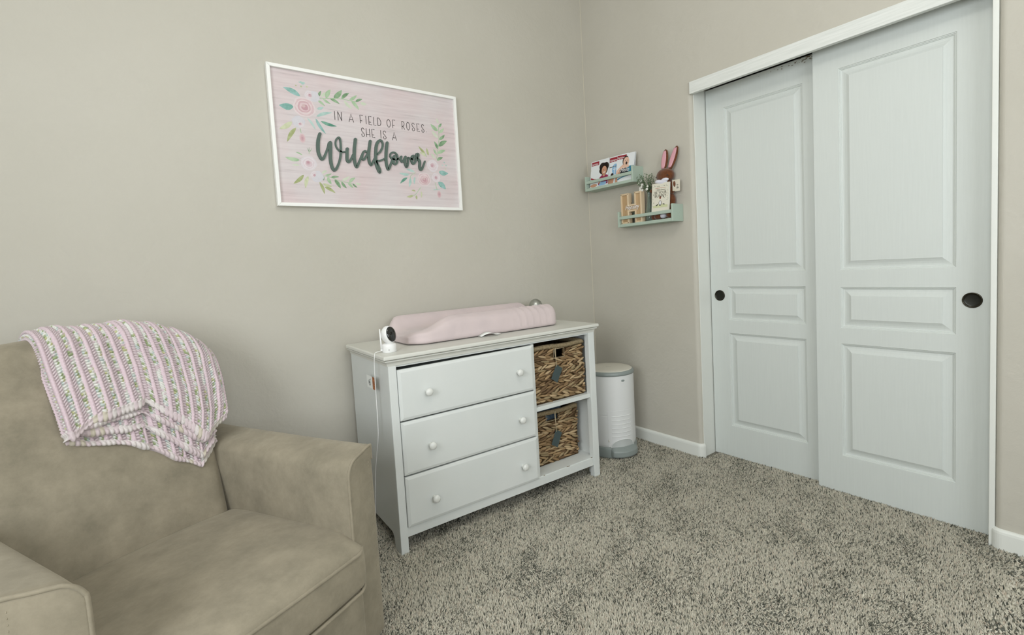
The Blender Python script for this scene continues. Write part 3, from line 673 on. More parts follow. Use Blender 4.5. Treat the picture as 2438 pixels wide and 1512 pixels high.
def basket(loc, W_, H_, Dp, hole, tagp, tag_rot, label, seed):
    r_ = random.Random(seed)
    bk = thing('woven_basket', (0, 0, 0), 0, label, 'basket', 'seagrass baskets in the dresser cubbies')
    c, s_ = math.cos(DA), math.sin(DA)
    bk.location = (DL[0] + loc[0] * c - loc[1] * s_, DL[1] + loc[0] * s_ + loc[1] * c, loc[2]); bk.rotation_euler = (0, 0, DA)
    # inner shell with the hand hole left open at the front (local x centred, y=0 front face)
    hx0, hx1, hz0, hz1 = hole
    w = W_ / 2; t = .006; y0 = .008
    m = MB()
    m.box(-w + .004, hx0, y0, y0 + t, .004, H_ - .012); m.box(hx1, w - .004, y0, y0 + t, .004, H_ - .012)
    m.box(hx0, hx1, y0, y0 + t, .004, hz0); m.box(hx0, hx1, y0, y0 + t, hz1, H_ - .012)
    m.box(-w + .004, -w + .004 + t, y0 + t, Dp, .004, H_ - .012); m.box(w - .004 - t, w - .004, y0 + t, Dp, .004, H_ - .012)
    m.box(-w + .004, w - .004, Dp - t, Dp, .004, H_ - .012); m.box(-w + .004, w - .004, y0, Dp, 0.0005, .006)
    m.build('shell', M['liner'], bk)
    # plaited rows of strands on the front
    rows = int(H_ / .0142); cnt = 0
    for i in range(rows):
        z = .008 + (H_ - .034) * (i + .5) / rows
        x = -w + r_.uniform(-.01, .008)
        up = i % 2 if r_.random() < .75 else 1 - i % 2
        while x < w - .006:
            L_ = r_.uniform(.044, .074); th = r_.uniform(.0100, .0155)
            cx = x + L_ * .42
            x += L_ * r_.uniform(.56, .72)
            if hx0 - .016 < cx < hx1 + .016 and hz0 - .007 < z < hz1 + .010:
                if hx0 - .002 < cx < hx1 + .002: continue
                L_ *= .6; cx = hx0 - .014 if cx < (hx0 + hx1) / 2 else hx1 + .014
            if cx + L_ * .45 > w or cx - L_ * .45 < -w: L_ = min(L_, 2 * min(w - cx, cx + w) + .012)
            if L_ < .012: continue
            o = bpy.data.objects.new('strand', strand_meshes[r_.randrange(len(strand_meshes))]); col.objects.link(o); o.parent = bk
            o.location = (cx, .006 + r_.uniform(-.003, .003), z + r_.uniform(-.003, .003))
            o.scale = (L_, th * .9, th)
            o.rotation_euler = (0, (-.30 if up else .24) + r_.uniform(-.24, .24), r_.uniform(-.10, .10))
            cnt += 1
    # rope rim
    path = []
    rr = .014; rx = w - .008; zt = H_ - .012
    cor = [(-rx, .008), (rx, .008), (rx, Dp - .008), (-rx, Dp - .008)]
    for k in range(4):
        ax, ay = cor[k]; bx_, by_ = cor[(k + 1) % 4]
        nseg = max(int(math.hypot(bx_ - ax, by_ - ay) / .004), 2)
        for q in range(nseg): path.append((ax + (bx_ - ax) * q / nseg, ay + (by_ - ay) * q / nseg, zt + .003 * math.sin(.09 * q)))
    m = MB(); rope_tube(m, path, .0125, 3, .026); m.build('rope_rim', M['rope'], bk, smooth=True)
    # wire edge of the hand hole
    m = MB(); m.tube([(hx0 - .002, .001, hz0 - .002), (hx1 + .002, .001, hz0 - .002), (hx1 + .002, .001, hz1 + .004), (hx0 - .002, .001, hz1 + .004)], .0016, 6, True)
    m.build('handle_wire', M['wire'], bk, smooth=True)
    # hanging slate-coloured tag on twine
    tx, tz = tagp
    m = MB()
    m.tube([(tx - .004, -.006, hz1 + .010), (tx - .001, -.011, (hz1 + tz) / 2 + .02), (tx + .001, -.012, tz + .036)], .0011, 5)
    m.tube([(tx + .004, -.006, hz1 + .010), (tx + .000, -.011, (hz1 + tz) / 2 + .012), (tx + .002, -.012, tz + .036)], .0011, 5)
    m.build('tag_string', M['twine'], bk, smooth=True)
    m = MB(); m.box(-.0235, .0235, -.0009, .0009, -.040, .040)
    m.xf(Matrix.Translation((tx, -.0125, tz)) @ Matrix.Rotation(tag_rot, 4, 'Y') @ Matrix.Rotation(-.12, 4, 'X'))
    m.build('tag', M['slate'], bk, bevel=.0004, seg=1)
    return cnt
n1 = basket((.914, .026, .4462), .344, .292, .33, (-.033, .032, .222, .262), (-.032, .143), .62, 'woven seagrass basket on the upper cubby shelf of the dresser', 3)
n2 = basket((.907, .086, .1007), .338, .282, .30, (-.050, .034, .228, .264), (.002, .130), .55, 'woven seagrass basket on the bottom board of the dresser, showing darker contents', 5)

# grey-blue cloth that shows through the hand hole of the lower basket
M['slate_cloth'] = mat('slate_blue_cloth', rgb(92, 108, 120), .9, .15, noise=(30, rgb(62, 74, 86), .35, .65), bump=(120, .3, .002))
V_, F_ = rbox(.20, .16, .09, (.03, .03, .03), 8, lambda p: p + Vector((0, .012 * math.sin(p.x * 40) , .010 * math.sin(p.x * 34 + p.y * 20))))
fc = MB().add(V_, F_).build('folded_cloth', M['slate_cloth'], smooth=True)
_c, _s = math.cos(DA), math.sin(DA)
fc.location = (DL[0] + .90 * _c - .20 * _s, DL[1] + .90 * _s + .20 * _c, .1007 + .235); fc.rotation_euler = (0, 0, DA)
tag(fc, 'slate blue cloth glimpsed inside the lower woven basket', 'cloth')
V_, F_ = rbox(.24, .20, .17, (.03, .03, .03), 6)
fc2 = MB().add(V_, F_).build('folded_cloth', M['slate_cloth'], smooth=True)
fc2.location = (DL[0] + .90 * _c - .22 * _s, DL[1] + .90 * _s + .22 * _c, .1007 + .097); fc2.rotation_euler = (0, 0, DA)
tag(fc2, 'lower slate blue cloth bundle filling the bottom woven basket beneath the top cloth', 'cloth')

# ------------------------------------------------------------------ changing pad
M['pink_knit'] = mat('pale_pink_jersey', rgb(210, 195, 194), .92, .15, noise=(9, rgb(202, 188, 188), .35, .7), bump=(420, .14, .0012), sheen=.25)
M['label_white'] = mat('white_care_label', rgb(232, 234, 230), .7, .2)
M['print_grey'] = mat('grey_print', rgb(120, 122, 120), .8, .1)
def local_dresser(x, y, z):
    c, s_ = math.cos(DA), math.sin(DA)
    return (DL[0] + x * c - y * s_, DL[1] + x * s_ + y * c, z)
pad = thing('changing_pad', local_dresser(.170, .115, .8166), DA, 'contoured changing pad in a pale pink cover lying on the dresser', 'changing pad')
PLEN, PWID = .830, .372
def pad_h(t, v):
    """height of the pad top at length fraction t, width fraction v (0 front, 1 back)"""
    ef = min(1, max(0, (t - .06) / .20)); ef = ef * ef * (3 - 2 * ef)
    eb = min(1, t / .10); eb = math.sqrt(max(0, 1 - (1 - eb) ** 2))
    hump = math.exp(-((v - .13) / .15) ** 2) * (.16 + .84 * ef) + math.exp(-((v - .87) / .15) ** 2) * (.45 + .55 * eb)
    endr = min(1, (1 - t) / .05); endr = math.sqrt(max(0, 1 - (1 - endr) ** 2))
    h = .048 + .066 * hump
    return h * (.62 + .38 * min(1, (t / .05)) ** .5) * (.72 + .28 * endr)
NT, NV = 120, 70
def pad_loop(t):
    pts = []
    # outline in plan: rounded ends
    cl = .10; rd = .055
    fl = 1 - (1 - min(1, t / cl)) ** 2.2; fr = 1 - (1 - min(1, (1 - t) / rd)) ** 2.6
    inset = .055 * (1 - fl) + .030 * (1 - fr)
    for j in range(NV + 1):
        v = j / NV
        z = pad_h(t, v)
        e = min(v, 1 - v)
        rnd = min(1, e / .085); z *= math.sqrt(max(0, 1 - (1 - rnd) ** 2)) * .62 + .38 if rnd < 1 else 1
        y = inset + (PWID - 2 * inset) * v
        if v < .5: y -= .010 * math.sin(PI * min(1, rnd)) * (rnd < 1)
        # pulled folds of the cover on the front flank
        if v < .34 and t > .60:
            ph = (t - .64) * PLEN / .042 + v * 6.5
            z += .0030 * max(0, math.cos(2 * PI * ph)) ** 6 * (1 - v / .34) * min(1, (t - .60) / .08) * min(1, (1 - t) / .1) * 2
            y -= .0026 * max(0, math.cos(2 * PI * ph)) ** 6 * (1 - v / .34) * min(1, (t - .60) / .08) * min(1, (1 - t) / .1)
        if v < .3 and t < .3:
            ph = (t * 9 - v * 3)
            y -= .003 * math.cos(2 * PI * ph) ** 2 * (1 - v / .3) * t
        pts.append((y, max(z, .004)))
    return pts
R = []
for i in range(NT + 1):
    t = i / NT
    x = PLEN * t
    lp = pad_loop(min(max(t, .004), .997))
    ring = [(x, y, z) for y, z in lp]
    yb0, yb1 = lp[0][0], lp[-1][0]
    # side walls down to the tucked hem and the underside
    ring = [(x, yb0 + .014, .003), (x, yb0 + .004, .006), (x, yb0 - .002, max(.012, lp[0][1] * .5))] + ring + [(x, yb1 + .002, .014), (x, yb1 - .006, .003)]
    R.append(ring)
# close both ends by shrinking the end rings
def shrink(ring, x, f):
    n = len(ring); cy = sum(p[1] for p in ring) / n; cz = .022
    return [(x, cy + (p[1] - cy) * f, cz + (p[2] - cz) * f) for p in ring]
R = [shrink(R[0], -.012, .55), shrink(R[0], -.010, .80), shrink(R[0], -.004, .95)] + R + [shrink(R[-1], PLEN + .003, .96), shrink(R[-1], PLEN + .005, .80), shrink(R[-1], PLEN + .006, .4)]
m = MB(); m.rings(R); m.build('cover', M['pink_knit'], pad, smooth=True)
# care label sticking out from under the front hem
m = MB(); R = []
for i in range(13):
    t = i / 12; x = .325 + .105 * t; z = .004 + .018 * math.sin(PI * min(1, t * 1.35)) ** 1.0 * (t < .75) + .004 * (t >= .75)
    y = .004 - .016 * math.sin(PI * t * .9)
    R.append([(x, y, z), (x + .004, y - .028 - .006 * t, z * .75), (x + .004, y - .028 - .006 * t, z * .75 + .0006), (x, y, z + .0006)])
m.rings(R); o = m.build('care_label', M['label_white'], pad, smooth=True); o['label'] = 'curled white care label'

# ------------------------------------------------------------------ silver dome behind the pad
o = MB().lathe([(.036, 0), (.040, .004), (.041, .075), (.0405, .084), (.038, .097), (.032, .110), (.022, .120), (.010, .1255), (.0005, .127)], 36).build('night_light', M['silver'], smooth=True)
o.location = local_dresser(1.078, .412, .8166)
tag(o, 'small silver dome showing behind the far end of the changing pad', 'night light')

# ------------------------------------------------------------------ baby monitor camera
bm_t = thing('baby_monitor', local_dresser(.045, .086, .8166), DA, 'white baby monitor with round black face, aerial and cable on the dresser corner', 'baby monitor')
m = MB(); m.lathe([(.028, 0), (.0295, .002), (.0298, .026), (.0288, .031), (.026, .034), (.020, .0365), (.014, .038)], 40)
m.build('base', M['white'], bm_t, smooth=True)
hd = Matrix.Translation((.002, -.001, .071)) @ Matrix.Rotation(math.radians(24), 4, 'Z') @ Matrix.Rotation(math.radians(-14), 4, 'X')
m = MB(); m.ball((0, .002, 0), (.0305, .0300, .0385), 32, 24)
for i, v in enumerate(m.v):
    if v[1] < -.0125: m.v[i] = (v[0], -.0125 - (abs(v[1]) - .0125) * .15, v[2])
m.xf(hd); m.build('head', M['white'], bm_t, smooth=True)
m = MB(); R = []
for f, y in ((1.0, -.0150), (.97, -.0172), (.8, -.0195), (.5, -.0212), (.2, -.0219), (.02, -.0220)):
    R.append([(.0255 * f * math.cos(2 * PI * k / 36), y + .001, .0325 * f * math.sin(2 * PI * k / 36)) for k in range(36)])
m.rings(R); m.xf(hd); fo = m.build('face', M['black_gloss'], bm_t, smooth=True)
m = MB()
for dx, dz, r_ in ((-.003, .009, .0016), (.005, .006, .0013)): m.ball((dx, -.0216, dz), (r_, .0006, r_), 10, 6)
m.lathe([(.0055, 0.0212), (.0055, .0226), (.0045, .0230), (.0038, .0222)], 20, (-.006, 0, .002), 'y', False, False)
m.xf(hd); m.build('lens', M['bronze_rim'], fo, smooth=True)
m = MB(); m.tube([(-.031, .006, .012), (-.032, .006, .05), (-.033, .006, .098)], [.0042, .0034, .0028], 10); m.ball((-.031, .006, .011), .0052, 10, 8)
m.build('aerial', M['white'], bm_t, smooth=True)
m = MB(); m.ball((-.012, -.0292, .012), (.0018, .0014, .0018), 8, 6); m.build('sensor_hole', M['black_gloss'], bm_t, smooth=True)
# cable hanging down the left side of the dresser
pts = [(-.045 + .020, .012, .006), (-.058, .004, .004), (-.0685, -.010, -.010), (-.0705, -.006, -.05), (-.0695, .000, -.10), (-.0690, .006, -.20), (-.0695, .012, -.33), (-.0690, .050, -.43), (-.0685, .090, -.53), (-.068, .12, -.66), (-.068, .15, -.81)]
pts = spline(pts, 8)
m = MB(); m.tube([tuple(p) for p in pts], .0017, 7); cb = m.build('cable', M['white'], bm_t, smooth=True)
m = MB(); m.box(-.0715, -.0708, .030, .098, -.150, -.099, 0); m.box(-.0716, -.0707, .005, .030, -.150, -.098, 1)
M['orange'] = mat('orange_brown_label', rgb(178, 112, 70), .6, .3, noise=(160, rgb(70, 38, 26), .52, .6))
fl_ = m.build('cable_flag', [M['label_white'], M['orange']], bm_t); fl_['label'] = 'small white and orange label flag on the cable'
m = MB()
m.lathe([(.0125, .0), (.0125, .0004), (.0098, .0004)], 24, (0, 0, 0), 'x', False, False)
m.ball((0, .002, .001), (.0004, .0055, .006), 12, 8); m.box(-.0004, .0004, -.010, -.0135, .013, .018)
m.xf(Matrix.Translation((-.0720, .064, -.127))); m.build('flag_print', M['print_grey'], fl_)

# ------------------------------------------------------------------ nappy pail
pa = math.atan2(-.95, -.28) + PI / 2      # local -y is the front of the pail
pail = thing('diaper_pail', (-.262, -.352, 0), pa, 'white round pedal diaper pail with grey rim between dresser and closet', 'diaper pail')
PR, PH = .143, .490
m = MB(); m.lathe([(PR - .006, .052), (PR - .001, .056), (PR, .07), (PR, .22), (PR, .238), (PR, .2403), (PR - .0008, .2410), (PR - .0008, .2416), (PR, .2423), (PR, .245), (PR, .27), (PR + .001, PH - .05), (PR + .001, PH - .010)], 72, cap0=False, cap1=False)
m.build('body', M['pail'], pail, smooth=True)
m = MB(); m.lathe([(PR - .02, FZ), (PR + .004, FZ), (PR + .006, .0), (PR + .005, .048), (PR + .002, .054), (PR - .005, .056)], 72, cap1=False)
m.build('base_band', M['grey_plastic'], pail, smooth=True)
m = MB(); m.lathe([(PR - .004, PH - .017), (PR + .003, PH - .016), (PR + .005, PH - .011), (PR + .005, PH - .002), (PR - .002, PH + .006), (PR - .007, PH + .008)], 72, cap0=False, cap1=False)
m.build('rim', M['grey_plastic'], pail, smooth=True)
m = MB(); m.lathe([(PR - .0065, PH + .004), (PR - .007, PH + .0085), (PR - .012, PH + .0105), (PR - .06, PH + .0135), (.03, PH + .0145), (.0005, PH + .0147)], 72, cap0=False, cap1=False)
ld = m.build('lid', M['lid'], pail, smooth=True)
text_lid = MB()
for k in range(6): text_lid.box(-.018 + k * .006, -.0145 + k * .006, -.004, .001 + (.003 if k in (0, 3) else 0), PH + .0142, PH + .01475)
text_lid.build('embossed_mark', M['grey_plastic'], ld)
def curved(mb, a0, a1, z0, z1, dep, mi=0, n=16, base=PR):
    R = []
    for i in range(n + 1):
        a = a0 + (a1 - a0) * i / n
        f = lambda r: (r * math.sin(a), -r * math.cos(a))
        x0, y0 = f(base); x1, y1 = f(base + dep)
        R.append([(x0, y0, z0), (x1, y1, z0 + dep * .4), (x1, y1, z1 - dep * .4), (x0, y0, z1)])
    mb.rings(R, True, True, True, mi)
m = MB(); curved(m, -.68, .50, .058, .272, .0012, n=40); dp = m.build('front_door', M['pail'], pail, smooth=False, bevel=.0005, seg=2)
for k in range(6):
    m = MB(); z = .236 - k * .0240; curved(m, -.52, .34, z, z + .0050, .0026, base=PR + .0010, n=28); m.build('rib', M['pail'], dp, bevel=.0008)
m = MB()
for k in range(24):
    pass
R = []
for f in (1.0, .92, .6, .2, .02):
    ring = []
    for k in range(24):
        an = 2 * PI * k / 24; a = .02 + .0105 / PR * f * math.cos(an) * 1.1; z = PH - .044 + .0062 * f * math.sin(an)
        r_ = PR + .0012 + .0016 * (1 - f * f * .8)
        ring.append((r_ * math.sin(a), -r_ * math.cos(a), z))
    R.append(ring)
m.rings(R); m.build('badge', M['grey_plastic'], pail, smooth=True)
m = MB(); m.ball((PR * math.sin(-.66), -PR * math.cos(-.66), .094), (.004, .004, .009), 10, 8); m.build('latch', M['lid'], pail, smooth=True)
# arched pedal recess (uncut plate, its hollow's shade painted as darker grey) and pedal
M['recess'] = mat('recess_shade_grey', rgb(190, 194, 192), .4, .4)
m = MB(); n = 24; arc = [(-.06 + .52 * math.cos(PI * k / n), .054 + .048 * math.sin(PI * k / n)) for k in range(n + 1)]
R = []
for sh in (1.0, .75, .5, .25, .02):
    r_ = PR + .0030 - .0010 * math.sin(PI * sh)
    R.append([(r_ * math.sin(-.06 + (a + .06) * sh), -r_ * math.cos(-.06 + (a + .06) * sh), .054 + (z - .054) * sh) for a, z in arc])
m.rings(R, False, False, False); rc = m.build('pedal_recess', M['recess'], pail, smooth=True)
m = MB(); m.tube([((PR + .0030) * math.sin(a), -(PR + .0030) * math.cos(a), z) for a, z in arc], .0024, 8); m.build('recess_lip', M['pail'], rc, smooth=True)
m = MB(); R = []
for i in range(17):
    t = i / 16; a = -.58 + 1.24 * t; o_ = .024 * math.sin(PI * t) ** .4 + .008
    c_ = lambda r, z: (r * math.sin(a), -r * math.cos(a), z)
    R.append([c_(PR - .002, .004), c_(PR + o_, .002), c_(PR + o_ + .003, .010), c_(PR + o_ + .001, .034), c_(PR + o_ * .75, .044), c_(PR - .002, .060)])
m.rings(R); m.build('pedal', M['grey_plastic'], pail, bevel=.003, seg=2, angle=25)

# ================================================================== WALL PICTURE (local x right, z up, front towards -y)
pic = thing('framed_sign', (-1.496, -.0005, 1.772), 0, 'white framed pink plank sign with green lettering and painted roses', 'picture')
PW, PHT, RIM = .942, .614, .0150
M['frame'] = mat('white_frame_paint', rgb(240, 240, 236), .42, .4, bump=(160, .08, .001))
def frame_bar(p, q, ip, iq):
    # mitred bar: outer corners p,q and inner corners ip,iq in (x,z)
    m = MB(); y0, y1 = -.029, 0
    v = [(p[0], y0, p[1]), (q[0], y0, q[1]), (iq[0], y0, iq[1]), (ip[0], y0, ip[1])]
    v += [(a, y1, c) for a, _, c in v]
    m.add(v, [(0, 1, 2, 3), (7, 6, 5, 4), (0, 4, 5, 1), (1, 5, 6, 2), (2, 6, 7, 3), (3, 7, 4, 0)])
    m.build('frame_bar', M['frame'], pic, bevel=.0015)
o4 = [(-PW / 2, -PHT / 2), (PW / 2, -PHT / 2), (PW / 2, PHT / 2), (-PW / 2, PHT / 2)]
i4 = [(-PW / 2 + RIM, -PHT / 2 + RIM), (PW / 2 - RIM, -PHT / 2 + RIM), (PW / 2 - RIM, PHT / 2 - RIM), (-PW / 2 + RIM, PHT / 2 - RIM)]
for k in range(4): frame_bar(o4[k], o4[(k + 1) % 4], i4[k], i4[(k + 1) % 4])
# printed pink wood-grain board
def plank_print():
    m = bpy.data.materials.new('pink_plank_print'); m.use_nodes = True
    N = m.node_tree.nodes; L = m.node_tree.links; p = N['Principled BSDF']; p.inputs['Roughness'].default_value = .6; p.inputs['Specular IOR Level'].default_value = .25
    tc = N.new('ShaderNodeTexCoord'); mp = N.new('ShaderNodeMapping'); mp.inputs['Scale'].default_value = (3.5, 1, 85); L.new(tc.outputs['Object'], mp.inputs[0])
    n = N.new('ShaderNodeTexNoise'); n.inputs['Scale'].default_value = 1; n.inputs['Detail'].default_value = 6; n.inputs['Roughness'].default_value = .65; L.new(mp.outputs[0], n.inputs['Vector'])
    r = N.new('ShaderNodeValToRGB'); L.new(n.outputs['Fac'], r.inputs['Fac'])
    e = r.color_ramp.elements; e[0].position = .28; e[0].color = rgb(180, 174, 174); e[1].position = .62; e[1].color = rgb(214, 206, 206)
    k = e.new(.40); k.color = rgb(206, 196, 197)
    n2 = N.new('ShaderNodeTexNoise'); n2.inputs['Scale'].default_value = 4.5; n2.inputs['Detail'].default_value = 3; L.new(tc.outputs['Object'], n2.inputs['Vector'])
    r2 = N.new('ShaderNodeValToRGB'); L.new(n2.outputs['Fac'], r2.inputs['Fac']); r2.color_ramp.elements[0].position = .42; r2.color_ramp.elements[1].position = .66
    r2.color_ramp.elements[0].color = (1, 1, 1, 1); r2.color_ramp.elements[1].color = rgb(255, 246, 246)
    mx = N.new('ShaderNodeMix'); mx.data_type = 'RGBA'; mx.blend_type = 'MULTIPLY'; mx.inputs['Factor'].default_value = 1
    L.new(r.outputs['Color'], mx.inputs['A']); L.new(r2.outputs['Color'], mx.inputs['B']); L.new(mx.outputs['Result'], p.inputs['Base Color'])
    return m
MB().box(i4[0][0] - .003, i4[2][0] + .003, -.016, -.004, i4[0][1] - .003, i4[2][1] + .003).build('board', plank_print(), pic)
YB = -.0161
LC = {'T': (rgb(120, 166, 156), rgb(158, 192, 188)), 't': (rgb(160, 192, 184), rgb(184, 206, 200)), 'D': (rgb(84, 138, 118), rgb(128, 170, 152)), 'G': (rgb(110, 142, 108), rgb(152, 180, 146)),
      'L': (rgb(154, 182, 146), rgb(182, 202, 172)), 'f': (rgb(196, 206, 184), rgb(206, 212, 194)), 'O': (rgb(150, 158, 108), rgb(186, 192, 150)), 'o': (rgb(182, 188, 150), rgb(204, 208, 178))}
lk = list(LC)
lmats = [mat('watercolour_leaf_%s_%d' % (k.lower(), i), LC[k][0], .7, .2, noise=(38, LC[k][1], .35, .65)) for i, k in enumerate(lk)]
M['wild'] = mat('deep_sage_lettering', rgb(88, 104, 96), .55, .3, bump=(200, .06, .0005))
M['ink'] = mat('charcoal_print', rgb(74, 68, 66), .7, .2)
for i, (ax, az, bx_, bz, w_, k) in enumerate(LEAVES):
    A = np.array((ax, az)); B = np.array((bx_, bz)); d = B - A; L_ = np.linalg.norm(d); t_ = d / L_; n_ = np.array((-t_[1], t_[0]))
    cv = .10 * (1 if i % 2 else -1); pl_ = []; n = 9
    for s_ in (1, -1):
        rg = range(n + 1) if s_ == 1 else range(n - 1, 0, -1)
        for q in rg:
            f = q / n; wd = w_ * (math.sin(PI * f ** .82) ** .85)
            pl_.append(A + t_ * L_ * f + n_ * (s_ * wd + cv * L_ * math.sin(PI * f) * .5))
    y = YB - .00010 - .00002 * (i % 9)
    if sum(pl_[q][0] * pl_[(q + 1) % len(pl_)][1] - pl_[(q + 1) % len(pl_)][0] * pl_[q][1] for q in range(len(pl_))) < 0: pl_.reverse()
    MB().add([(q[0], y, q[1]) for q in pl_], [tuple(range(len(pl_)))]).build('printed_leaf', lmats[lk.index(k)], pic, fix=False)
for s_ in STEMS:
    stm = MB(); ribbon(stm, [tuple(q) for q in (spline(s_, 5) if len(s_) > 2 else np.array(s_))], YB - .00035, YB); stm.build('printed_stem', lmats[lk.index('L')], pic)
for bx_, bz, r_, k in BERRIES:
    stm = MB(); stm.add([(bx_ + r_ * .8 * math.cos(2 * PI * q / 12), YB - .0003, bz + r_ * .7 * math.sin(2 * PI * q / 12)) for q in range(12)], [tuple(range(12))]); stm.build('printed_berry', lmats[lk.index(k)], pic)
ROSE = {'p': [rgb(216, 203, 204), rgb(208, 184, 187), rgb(216, 200, 201), rgb(200, 168, 173), rgb(212, 190, 193), rgb(190, 152, 159), rgb(202, 178, 177)],
        'w': [rgb(212, 205, 208), rgb(216, 208, 211), rgb(210, 198, 202), rgb(217, 208, 211), rgb(208, 190, 195), rgb(198, 170, 177), rgb(186, 148, 156)],
        'b': [rgb(204, 201, 207), rgb(206, 203, 208), rgb(203, 201, 206), rgb(207, 203, 208), rgb(204, 202, 207), rgb(207, 204, 209), rgb(204, 202, 206)]}
rm = []; ridx = {}
for k in ROSE:
    for j, c in enumerate(ROSE[k]):
        ridx[(k, j)] = len(rm); rm.append(mat('watercolour_petal_%s_%d' % ({'p': 'pink', 'w': 'pale', 'b': 'blue'}[k], j), c, .7, .2, noise=(60, tuple(min(1, x * 1.07) for x in c[:3]) + (1,), .3, .7)))
rr_ = random.Random(11)
for q, (cx, cz, r_, k) in enumerate(ROSE and ROSES):
    rs = MB()
    for j, f in enumerate((1.0, .86, .72, .58, .44, .30, .16)):
        ph = rr_.uniform(0, 6); ox = cx + r_ * .10 * (1 - f) * math.cos(ph * 1.7) - r_ * .05 * (1 - f); oz = cz + r_ * .12 * (1 - f) * math.sin(ph)
        rs.add([(ox + r_ * f * (1 + .05 * math.sin(5 * a + ph) + .03 * math.sin(9 * a + 2 * ph)) * math.cos(a), YB - .00045 - .00012 * j - .00003 * q, oz + r_ * f * .93 * (1 + .05 * math.cos(4 * a + ph)) * math.sin(a))
                for a in [2 * PI * w / 30 for w in range(30)]], [tuple(range(30))], ridx[(k, j)])
    rs.build('printed_rose', rm, pic, fix=False)
for cx, cz, r_, r2 in BUDS:
    rs = MB()
    for j, (f, mi) in enumerate(((1, ridx[('p', 1)]), (.7, ridx[('p', 3)]), (.35, ridx[('p', 5)]))):
        rs.add([(cx + r_ * f * math.cos(a), YB - .0004 - .0001 * j, cz + r2 * f * math.sin(a) * .95) for a in [2 * PI * w / 20 for w in range(20)]], [tuple(range(20))], mi)
    rs.build('printed_bud', rm, pic, fix=False)
# thin hand-lettered capitals
GL = {'I': [[(.5, 0), (.5, 1)]], 'N': [[(.12, 0), (.12, 1)], [(.12, 1), (.88, 0)], [(.88, 0), (.88, 1)]], 'A': [[(.0, 0), (.5, 1), (1, 0)], [(.16, .30), (.84, .30)]],
      'F': [[(.15, 0), (.15, 1), (.85, 1)], [(.15, .30), (.6, .30)]], 'E': [[(.85, 1), (.15, 1), (.15, 0), (.9, 0)], [(.15, .30), (.65, .30)]], 'L': [[(.3, 1), (.3, 0), (.85, 0)]],
      'D': [[(.15, 0), (.15, 1)], [(.15, 1), (.55, .94), (.86, .6), (.88, .35), (.66, .06), (.15, 0)]], 'O': [[(.5, 1), (.18, .8), (.1, .5), (.18, .2), (.5, 0), (.82, .2), (.9, .5), (.82, .8), (.5, 1)]],
      'R': [[(.15, 0), (.15, 1)], [(.15, 1), (.6, .96), (.82, .74), (.62, .46), (.15, .34)], [(.36, .38), (.9, 0)]], 'S': [[(.85, .84), (.62, 1), (.30, .97), (.14, .80), (.26, .60), (.7, .36), (.86, .18), (.66, .02), (.36, 0), (.12, .16), (.26, .30)]],
      'H': [[(.12, 0), (.12, 1)], [(.88, 0), (.88, 1)], [(.12, .30), (.88, .30)]], '.': [[(.45, .4), (.55, .6)]]}
for c, x, z0, z1 in CAPS:
    cp = MB()
    h = z1 - z0 - .0026; w_ = (.026 if c in 'NAHOD' else .0225) if c not in 'I.' else .012
    if c == '.': h = .003; w_ = .003
    for st_ in GL[c]:
        q = np.array([(x + (a - .5) * w_ * .84, z0 + .0013 + b_ * h) for a, b_ in st_])
        q = np.hstack([q, np.full((len(q), 1), .00135)])
        if c in 'SOD' and len(q) > 4 or (c == 'R' and len(q) > 4): q = spline(q, 5)
        ribbon(cp, [tuple(p_) for p_ in q], YB - .0006, YB, cap=3) if len(q) > 1 else None
    cp.build('printed_letter', M['ink'], pic)
wl = MB()
for i, s_ in enumerate(WILD): ribbon(wl, [tuple(p_) for p_ in spline(s_, 6)], YB - .0070 - .00012 * i, YB)
wl.build('raised_lettering', M['wild'], pic, fix=False)

# ================================================================== PICTURE-LEDGE SHELVES on the closet wall (local x right, front -y)
def shelf(loc, label):
    s_ = thing('spice_rack_shelf', loc, -PI / 2, label, 'shelf', 'sage green wall racks')
    L_ = .395; S = M['sage']
    for x0 in (0, L_ - .013):
        MB().box(x0, x0 + .013, -.1, -.0005, 0, .0965).build('end_board', S, s_, bevel=.0025)
    MB().box(.0128, L_ - .0128, -.0985, -.0005, .001, .0185).build('base_board', S, s_, bevel=.0015)
    MB().box(.0128, L_ - .0128, -.0995, -.0875, .047, .0655).build('front_rail', S, s_, bevel=.0022)
    MB().box(.0128, L_ - .0128, -.0125, -.0005, .070, .092).build('back_rail', S, s_, bevel=.002)
    return s_
S1 = (0, -.066, 1.6022); S2 = (0, -.330, 1.3425)
shelf(S1, 'upper sage green wooden wall rack holding magazines, next to the room corner')
shelf(S2, 'lower sage green wooden wall rack holding a plush rabbit and a wooden letter')

